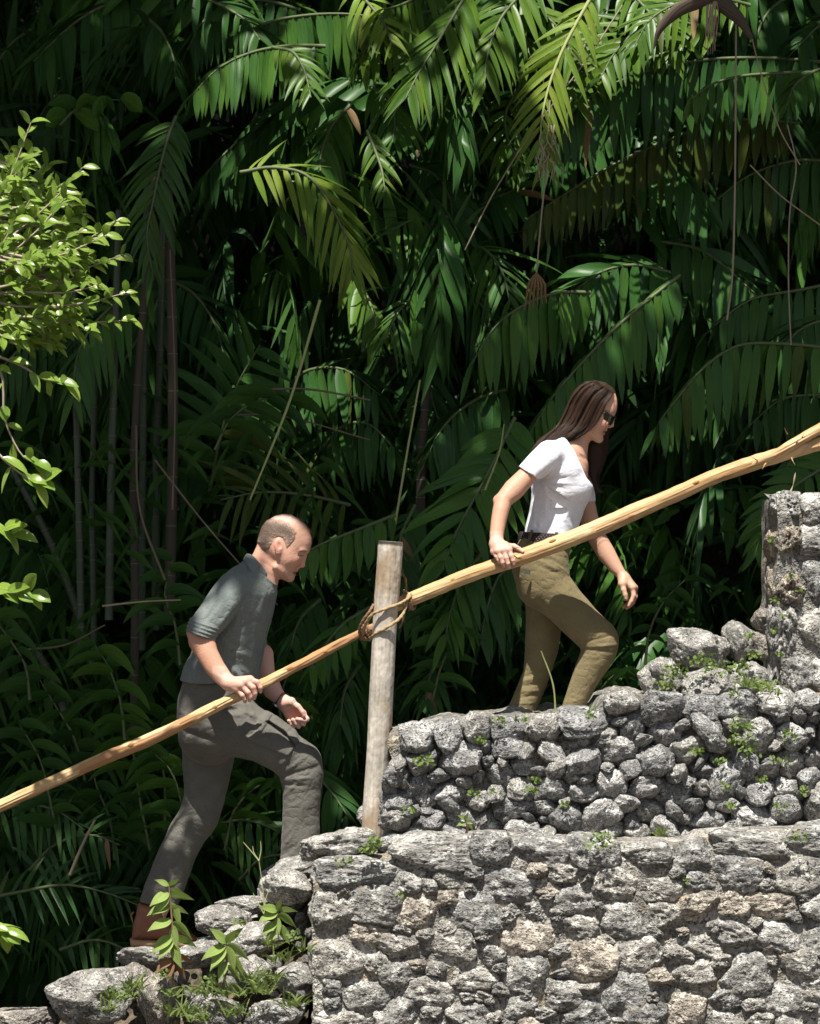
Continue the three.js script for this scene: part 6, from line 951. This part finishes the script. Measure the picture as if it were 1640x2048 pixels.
// ---- hanging vines, the dead flower stalk, the dead spathe at the top
{
  const vine = (pts, r, label, m = M.twig) => tag(centre(top('hanging_vine', tube(pts.map((q) => P(...q)), [r], 6, { per: 10, rough: (u, a, c) => 0.0006 * fbm(c.x * 60, c.y * 60, 1, 2) }), m)), label, 'vine', 'hanging vines');
  vine([[1472, 40, -0.9], [1471, 250, -0.9], [1469, 420, -0.88], [1464, 560, -0.88], [1454, 640, -0.87]], 0.0042, 'long pale straight vine hanging at the right');
  vine([[1575, 250, -1.0], [1592, 330, -1.0], [1580, 420, -1.0], [1577, 560, -1.0], [1582, 690, -1.0]], 0.003, 'thin wavy vine hanging near the right edge');
  vine([[1245, 10, -1.0], [1180, 110, -1.0], [1060, 270, -1.05], [985, 390, -1.1], [930, 500, -1.15]], 0.003, 'thin slanting vine behind the yellow frond');
  vine([[1100, 200, -0.9], [1092, 340, -0.9], [1082, 440, -0.9], [1073, 545, -0.9]], 0.0034, 'thin vine that carries a withered brown flower');
  vine([[1500, 60, -0.95], [1520, 140, -0.95], [1560, 260, -0.98], [1600, 330, -1.0]], 0.003, 'brown vine running from the dead spathe to the right', M.dry);
  vine([[1500, 330, -1.1], [1560, 390, -1.1], [1640, 450, -1.1]], 0.003, 'brown twig slanting down to the right edge', M.dry);
  const fl = thing('withered_flower', P(1072, 560, -0.9), 'withered brown flower hanging on a thin vine above the woman', 'flower'), r = rngOf(8);
  for (let i = 0; i < 6; i++) { const dx = (i - 2.5) * 7; part('petal', tube([P(1073, 545, -0.9), P(1073 + dx * 0.9, 568, -0.88), P(1071 + dx * (0.9 + r() * 0.4), 590, -0.89), P(1071 + dx * 1.3, 606 + r() * 22, -0.9)], [0.003, 0.006, 0.005, 0.001], 6, { per: 4 }), M.deadLeaf, fl); }
  const sp = thing('dead_spathe', P(1425, 0, -0.8), 'dead brown forked palm spathe hanging in at the top right', 'spathe'), bark = new THREE.MeshStandardMaterial({ color: lin(0.085, 0.062, 0.045), bumpMap: railBump, bumpScale: 0.006, roughness: 0.9 });
  part('sheath', tube([P(1445, -30, -0.8), P(1400, 0, -0.78), P(1350, 25, -0.76), P(1318, 62, -0.76), P(1308, 98, -0.77)], [0.05, 0.034, 0.026, 0.014, 0.003], 10, { per: 8, rough: knobbly(2, 0.004) }), bark, sp);
  part('sheath', tube([P(1420, -30, -0.82), P(1450, 10, -0.8), P(1480, 40, -0.78), P(1503, 78, -0.78)], [0.05, 0.036, 0.024, 0.008], 10, { per: 8, rough: knobbly(6, 0.004) }), bark, sp);
  for (let i = 0; i < 16; i++) { const x = 1425 + (r() - 0.5) * 24; part('fibre', tube([P(x, -5, -0.78), P(x + (r() - 0.5) * 10, 30, -0.77), P(x + (r() - 0.5) * 18, 70 + r() * 40, -0.77)], [0.003, 0.0022, 0.001], 5, { per: 4 }), M.dry, sp); }
}
// ---- the bright shrub that reaches in at the left, and three sprigs below it
function sprig(o, pts, z, len, wid, n, kind, seed, { spread = 0.9, bin = null } = {}) {
  const w = pts.map((q) => P(q[0], q[1], z + (q[2] ?? 0))), cu = new THREE.CatmullRomCurve3(w), r = rngOf(seed);
  part('twig', tube(w, [0.006, 0.004, 0.0016], 6, { per: 4 }), M.twig, o);
  for (let k = 0; k < n; k++) { const t = Math.min(1, lerp(0.22, 1.04, k / (n - 1))), c = cu.getPoint(t), T = cu.getTangent(t), a = k * 2.4 + r(), d = T.clone().multiplyScalar(0.7 + 0.5 * r()).add(V(Math.cos(a) * spread, 0.25 + Math.sin(a) * spread * 0.8, 0.35 * Math.sin(a * 1.7) + 0.15)), g = blade(c, d, V((r() - 0.5) * 0.9, 0.7, 0.5 + 0.5 * r()).cross(d), len * PM(z) * (0.65 + 0.6 * r()), wid * PM(z) * (0.75 + 0.5 * r()), 0.5 + r() * 0.8, { fold: 0.22, shape: 1, seg: 6, twist: (r() - 0.5) * 0.7 }); if (bin) bin.push(g); else part('leaf', g, L[kind][k % 3], o); }
}
{
  const o = thing('shrub', P(-160, 620, 1.0), 'sunlit shrub with small bright glossy leaves reaching in from the left', 'shrub'), r = rngOf(31);
  const tips = [[62, 245], [20, 300], [95, 330], [165, 335], [60, 400], [130, 395], [235, 440], [170, 455], [80, 470], [30, 440], [245, 510], [190, 520], [120, 540], [60, 540], [255, 585], [200, 570], [150, 600], [260, 640], [90, 610], [30, 600], [180, 660], [110, 690], [40, 680], [140, 640], [10, 360], [45, 320], [100, 430], [20, 490], [70, 510], [150, 500], [50, 590], [105, 575], [15, 560], [60, 640], [175, 610], [210, 470], [120, 370], [5, 420], [30, 350], [60, 300], [85, 380], [15, 460], [50, 450], [110, 460], [70, 560], [30, 540], [130, 500], [0, 520], [0, 590], [10, 640]];
  const extra = { add() {}, isBin: true, list: [] }; tips.forEach(([x, y], i) => { const bx = lerp(-90, x, 0.35) + (r() - 0.5) * 20, by = lerp(600, y, 0.4) + (r() - 0.5) * 40, dz = (r() - 0.5) * 0.5; sprig(o, [[-90, 590 + (r() - 0.5) * 60, dz * 0.3], [bx, by, dz * 0.7], [lerp(bx, x, 0.6), lerp(by, y, 0.6) + 10, dz], [x, y, dz]], 1.0, 35, 14.5, 16, 'shrub', 700 + i, { bin: i < 18 ? null : extra.list }); });
  for (let i = 0; i < 46; i++) { const a = r() * 6.283, q = Math.sqrt(r()), x = 75 + Math.cos(a) * q * 125, y = 500 + Math.sin(a) * q * 190, dz = (r() - 0.5) * 0.6; sprig(o, [[x - 60 - 40 * r(), y + 30 * (r() - 0.3), dz * 0.8], [x - 25, y + 8, dz], [x, y, dz]], 1.0, 32, 13.5, 11, 'shrub', 900 + i, { bin: extra.list }); }
  part('leaf_mass', join(extra.list), L.shrub[0], o).userData.kind = 'stuff';
  const low = thing('shrub_branch', P(-100, 700, 1.1), 'bare pale branch of bright leaves hanging down from the left shrub', 'branch');
  sprig(low, [[-60, 690], [0, 740], [10, 840], [48, 915], [70, 925]], 1.1, 50, 20, 9, 'shrub', 801); sprig(low, [[-30, 880], [20, 930], [62, 960], [85, 965]], 1.1, 56, 22, 7, 'shrub', 802); sprig(low, [[-40, 700], [40, 730], [90, 760], [130, 765]], 1.1, 46, 20, 8, 'shrub', 803);
  const lab = ['bright leaf sprig at the left edge level with the bald head', 'bright toothed leaf sprig at the left edge above the rail', 'pair of bright leaves at the left edge near the bottom'];
  [[[-40, 1040], [0, 1058], [22, 1066], 7], [[-50, 1190], [10, 1185], [60, 1190], 9], [[-40, 1850], [-5, 1858], [10, 1866], 6]].forEach((s, i) => { const q = thing('leaf_sprig', P(s[0][0], s[0][1], 0.9), lab[i], 'sprig'); sprig(q, s.slice(0, 3), 0.9, 62, 24, s[3], 'shrub', 820 + i, { spread: 0.7 }); });
}
// ---- seedlings, grass and small growth on the stones
{
  const seedling = (foot, tip, z, leaves, label, kind) => {
    const o = thing('seedling', P(foot[0], foot[1], z), label, 'seedling'), w = [P(foot[0], foot[1], z), P(lerp(foot[0], tip[0], 0.5) + 4, lerp(foot[1], tip[1], 0.5), z + 0.02), P(tip[0], tip[1], z + 0.03)], cu = new THREE.CatmullRomCurve3(w), r = rngOf(foot[0]);
    part('stem', tube(w, [0.0055, 0.003], 6, { per: 6 }), new THREE.MeshStandardMaterial({ color: lin(0.20, 0.12, 0.07), roughness: 0.7 }), o);
    leaves.forEach(([t, ang, len, wid, dr, m], i) => { const c = cu.getPoint(t), d = V(Math.cos(ang), Math.sin(ang), 0.25 + 0.35 * (r() - 0.3)), W = V(-Math.sin(ang), Math.cos(ang), 0.9); part('leaf', blade(c, d, W, len * PM(z) * 0.94, wid * PM(z) * 1.02, dr * 0.8, { fold: 0.2, shape: 2, seg: 8 }), m === 'r' ? redLeaf : L.weed[i % 3], o); });
  };
  const redLeaf = new THREE.MeshPhysicalMaterial({ color: lin(0.24, 0.10, 0.055), map: lt[1], roughness: 0.8, transmission: 0.3, side: THREE.DoubleSide });
  seedling([346, 1975], [338, 1772], 0.95, [[1, 2.6, 34, 14, .3], [1, 0.7, 30, 14, .2], [0.97, -0.2, 46, 20, .8], [0.93, 3.5, 54, 24, .5], [0.9, 0.2, 58, 24, .7], [0.9, -2.4, 58, 24, .4], [0.84, -1.1, 58, 24, .4], [0.8, 3.2, 56, 24, .7], [0.78, 0.1, 44, 20, .8], [0.66, 3.3, 60, 24, .5], [0.64, -0.4, 62, 25, .7], [0.62, -1.3, 56, 26, .2], [0.5, 3.6, 60, 28, .6], [0.48, 0.0, 58, 26, .7], [0.47, -2.3, 54, 26, .3], [0.44, -1.2, 60, 30, .1], [0.3, 0.2, 54, 22, 1, 'r'], [0.28, 3.4, 52, 22, 1.2, 'r'], [0.25, -1.9, 46, 20, .4, 'r'], [0.26, -0.8, 50, 22, .5, 'r']], 'tall seedling with pale green leaves and reddish lower leaves before the boot', 0);
  seedling([446, 1975], [452, 1888], 1.0, [[1, 2.2, 52, 22, .5], [1, 0.9, 56, 24, .4], [0.98, -0.3, 66, 26, .6], [0.96, -1.2, 60, 26, .2], [0.95, 3.4, 62, 24, .6], [0.9, -2.3, 58, 26, .3], [0.8, -0.8, 70, 28, .5], [0.75, 3.7, 50, 22, .6], [0.6, -2.0, 46, 24, .3], [0.5, -0.5, 40, 22, .8]], 'middle seedling with drooping green leaves in front of the pale slab', 0);
  seedling([538, 1900], [556, 1822], 0.9, [[1, 1.4, 34, 14, .4], [1, 2.7, 46, 20, .5], [1, 0.3, 44, 18, .7], [0.95, 3.3, 50, 22, .6], [0.9, -0.3, 52, 24, .6], [0.85, -1.5, 46, 22, .2], [0.7, 3.6, 44, 22, .6], [0.66, -0.9, 52, 26, .3], [0.5, -2.2, 42, 22, .3]], 'right hand seedling with broad leaves close to the wall end', 0);
  seedling([932, 1668], [930, 1640], 0.8, [[1, 1.2, 20, 9, .2], [1, 2.4, 20, 9, .4], [0.9, 0.2, 24, 10, .6], [0.8, 3.2, 24, 10, .6], [0.7, -0.6, 22, 10, .5]], 'tiny seedling on the ledge between the two wall tiers', 0);
  { const o = thing('grass_stalk', P(530, 1850, 0.9), 'thin forked grass seed stalk standing in front of the dark gap between legs', 'grass stalk'), m = new THREE.MeshStandardMaterial({ color: lin(0.30, 0.31, 0.14), roughness: 0.8 }); for (const pts of [[[530, 1852], [526, 1780], [518, 1722]], [[518, 1722], [522, 1700], [521, 1682]], [[518, 1722], [500, 1700], [486, 1684]], [[518, 1722], [508, 1706], [505, 1692]], [[529, 1830], [515, 1805], [506, 1786]], [[529, 1812], [534, 1790], [541, 1776]]]) part('stalk', tube(pts.map(([x, y]) => P(x, y, 0.9)), [0.0026, 0.0014], 5, { per: 4 }), m, o); }
  { const o = thing('weed_stalk', P(1372, 1000, 0.3), 'small dry flower spike growing on top of the pier edge', 'weed'); part('stalk', tube([P(1578, 992, 0.4), P(1586, 970, 0.4), P(1591, 945, 0.4)], [0.004, 0.003, 0.0015], 5, { per: 4, rough: (u) => 0.002 * Math.sin(u * 60) }), M.dry, o); }
  // grass and creeping growth nobody would count
  const r = rngOf(55), gr = [], mo = [];
  const tuft = (x, y, z, n, h, list = gr) => { for (let i = 0; i < n; i++) { const c = P(x + (r() - 0.5) * h * 1.1, y + (r() - 0.3) * 8, z + (r() - 0.5) * 0.1), a = (r() - 0.5) * 2.2; list.push(blade(c, V(Math.sin(a), 1, (r() - 0.3) * 0.8), V(1, 0.2, r() - 0.5), h * PM(z) * (0.5 + 0.8 * r()), 0.005 + 0.004 * r(), 1.2 * r() + 0.3, { seg: 4, fold: 0.1 })); } };
  for (const [x, y, n, h] of [[240, 2000, 16, 40], [270, 1975, 26, 30], [360, 2030, 30, 46], [400, 1985, 22, 40], [400, 2040, 30, 44], [470, 1990, 26, 44], [500, 1960, 22, 40], [520, 1985, 30, 44], [540, 1960, 20, 36], [560, 1920, 18, 36], [590, 2010, 24, 40], [470, 2030, 24, 40], [340, 1990, 18, 30], [545, 1890, 18, 26], [430, 1990, 16, 36], [610, 1900, 16, 24], [215, 2020, 12, 30]]) tuft(x, y, 1.02, n, h);
  for (const [x, y, n, h] of [[1500, 1372, 22, 30], [1530, 1380, 20, 34], [1470, 1392, 14, 20], [1560, 1392, 12, 18]]) tuft(x, y, 0.62, n, h);
  for (const [x, y, n, h] of [[1210, 1676, 30, 12], [1190, 1672, 20, 10], [1320, 1668, 20, 18], [745, 1690, 16, 24], [1040, 1440, 10, 20], [1180, 1420, 6, 16]]) tuft(x, y, 0.92, n, h);
  top('grass', join(gr), L.weed[0], 'short green grass tufts growing between the stones of the bank', 'grass', null, 'stuff');
  const fern = (x, y, z, n, s) => { for (let i = 0; i < n; i++) { const px = x + (r() + r() - 1) * s, py = y + (r() + r() - 1) * s * 0.6, c = P(px, py, z + 0.02 + r() * 0.03), a = r() * 6.283; mo.push(blade(c, V(Math.cos(a), Math.sin(a) * 0.6 + 0.2, 0.4), V(-Math.sin(a), Math.cos(a), 0.7), (5 + 6 * r()) * PM(z), (4 + 4 * r()) * PM(z), 0.5, { seg: 3, shape: 1, fold: 0.1 })); } };
  for (const [x, y, n, s] of [[1490, 1450, 46, 34], [1480, 1480, 40, 30], [1500, 1500, 30, 24], [1580, 1470, 26, 20], [1560, 1520, 18, 20], [1440, 1520, 16, 18], [850, 1520, 34, 24], [960, 1480, 18, 14], [1070, 1560, 14, 14], [1065, 1580, 14, 10], [820, 1620, 18, 14], [1450, 1570, 12, 14], [1525, 1560, 18, 16], [1610, 1580, 16, 14], [1460, 1610, 14, 14], [1560, 1610, 16, 16], [1000, 1440, 12, 12], [950, 1585, 14, 14], [990, 1585, 10, 10], [1130, 1610, 10, 10], [1390, 1500, 20, 14], [1180, 1430, 10, 10]]) fern(x, y, 0.66, n, s);
  for (const [x, y, n, s] of [[1345, 1345, 60, 30], [1330, 1370, 40, 24], [1420, 1330, 40, 40], [1400, 1320, 40, 24], [1460, 1340, 34, 34], [1480, 1330, 30, 24], [1510, 1310, 20, 18], [1500, 1270, 14, 10], [1560, 1390, 30, 24], [1540, 1375, 30, 20]]) fern(x, y, 0.48, n, s);
  for (const [x, y, n, s] of [[1550, 1260, 8, 8], [1560, 1310, 8, 8], [1550, 1200, 8, 8], [1600, 1180, 8, 8], [1545, 1080, 10, 8], [1570, 1230, 6, 6], [1580, 1150, 8, 8]]) fern(x, y, 0.5, n, s);
  for (const [x, y, n, s] of [[740, 1700, 40, 20], [750, 1680, 24, 16], [690, 1722, 20, 24], [1370, 1760, 10, 10], [800, 1790, 10, 8], [1200, 1680, 50, 36], [260, 1985, 40, 30], [220, 1990, 30, 24], [420, 1960, 20, 16], [590, 1870, 30, 16], [1600, 1670, 20, 24], [480, 1845, 20, 14], [330, 1950, 24, 24]]) fern(x, y, 1.02, n, s);
  top('creeping_fern', join(mo), L.weed[1], 'tiny lime green creeping ferns in the joints of the walls', 'ground cover', null, 'stuff');
}
{ // slim lance leaves that fill the dim thicket behind the man and below the rail
  const r = rngOf(404), lists = [[], []];
  for (let i = 0; i < 760; i++) {
    const low = i < 560, x = low ? lerp(-20, 720, r()) : lerp(820, 1560, r()), y = low ? lerp(820, 1900, r()) : lerp(980, 1430, r()), z = (low ? -1.05 : -1.3) - 0.8 * r(), a = (r() < 0.5 ? -1 : 1) * (0.25 + 0.9 * r()), d = V(Math.sin(a) * 1.1, -0.1 - 0.75 * r() + 0.6 * (r() < 0.25), 0.3 * r()), len = (low ? 60 + 70 * r() : 34 + 50 * r()) * PM(z);
    lists[r() < 0.5 ? 0 : 1].push(blade(P(x, y, z), d, V(0.2 * (r() - 0.5), 0.8, 0.4 + 0.6 * r()), len, (low ? 13 + 11 * r() : 9 + 10 * r()) * PM(z), 0.7 + r() * 0.8, { fold: 0.2, seg: 6, twist: (r() - 0.5) * 0.9 }));
  }
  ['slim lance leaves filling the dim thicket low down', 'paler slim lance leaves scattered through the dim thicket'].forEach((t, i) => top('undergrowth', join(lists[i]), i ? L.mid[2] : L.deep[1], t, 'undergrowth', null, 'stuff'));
}
// ---- the mass of the jungle behind, and the high canopy that shades it
{
  const r = rngOf(91), dummy = new THREE.Object3D();
  const kinds = [[150, 26, 15, 0.45], [130, 30, 11, 0.6], [160, 18, 14, 0.3]].map(([len, wid, n, hang]) => { const { leafs, curve } = frondLeaves([P(820, 1024, 0), P(900, 960, 0.05), P(1000, 960, 0.1), P(1080, 1030, 0.15), P(1120, 1120, 0.15)].map((q) => q.sub(P(820, 1024, 0))), len, wid, n, { hang, seg: 5 }); return mergeGeometries([...leafs, geoOnly(tube(curve.getPoints(6), [0.008, 0.003], 4, { per: 1, closed: false }))]); });
  function geoOnly(g) { return g; }
  kinds.forEach((g, k) => {
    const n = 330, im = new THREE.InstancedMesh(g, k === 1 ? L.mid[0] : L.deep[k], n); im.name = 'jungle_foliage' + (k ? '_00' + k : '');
    for (let i = 0; i < n; i++) { const z = -1.9 - 2.8 * r(), q = P(lerp(-260, 1900, r()), lerp(-260, 1980, r()), z); dummy.position.copy(q); dummy.rotation.set((r() - 0.5) * 0.8, r() * 6.283, (r() - 0.5) * 0.9); dummy.scale.setScalar(0.8 + r() * 0.9); dummy.updateMatrix(); im.setMatrixAt(i, dummy.matrix); }
    tag(shade(im), ['dark mass of palm leaves filling the jungle behind', 'dark mass of broad leaves deep in the jungle', 'dark mass of narrow leaves deep in the jungle'][k], 'foliage', null, 'stuff'); scene.add(im);
  });
  const cl = []; for (let i = 0; i < 14; i++) { const a = r() * 6.283, b = (r() - 0.5) * 1.2; cl.push(blade(V((r() - 0.5) * 0.35, (r() - 0.5) * 0.25, (r() - 0.5) * 0.35), V(Math.cos(a), b, Math.sin(a)), V(-Math.sin(a), (r() - 0.5), Math.cos(a)), 0.16 + r() * 0.1, 0.07 + r() * 0.03, 0.4, { seg: 3, shape: 1 })); }
  const clump = mergeGeometries(cl), places = [];
  for (let i = 0; i < 9000; i++) {
    const x = lerp(-9, 9, r()), z = lerp(-9, 2.6, r()), y = 6.6 + 3.2 * r() + 0.5 * fbm(x, z, 1, 2), dh = (y - 8) , sx = x + 0.10 * dh, sz = z - 0.46 * dh;   // where its shade would pass at 8 m
    const edge = 1.78 + 0.62 * sstep(-0.45, -0.95, sx) + 0.5 * sstep(-1.25, -1.6, sx) + 0.17 * sstep(0.9, 1.3, sx) + 0.16 * fbm(sx * 1.3, 7, 2, 2); if (sz > edge) continue;
    const hole = ((sx + 0.15) / 1.25) ** 4 + ((sz - 0.40) / 0.72) ** 4 + 0.5 * fbm(sx * 2, sz * 2, 5, 2), side = sx > -1.5 && sx < 2.8 && sz > -0.9 && sz < 1.02; if ((hole < 1.15 && r() > 0.04) || (side && r() > 0.34)) continue;
    places.push([x, y, z]);
  }
  const im = new THREE.InstancedMesh(clump, L.mid[0], places.length); im.name = 'forest_canopy';
  places.forEach(([x, y, z], i) => { dummy.position.set(x, y, z); dummy.rotation.set(r() * 6, r() * 6, r() * 6); dummy.scale.setScalar(0.9 + r() * 0.7); dummy.updateMatrix(); im.setMatrixAt(i, dummy.matrix); });
  tag(shade(im), 'high leaf canopy of the forest that shades the thicket', 'canopy', null, 'stuff'); scene.add(im);
}
renderer.render(scene, camera);
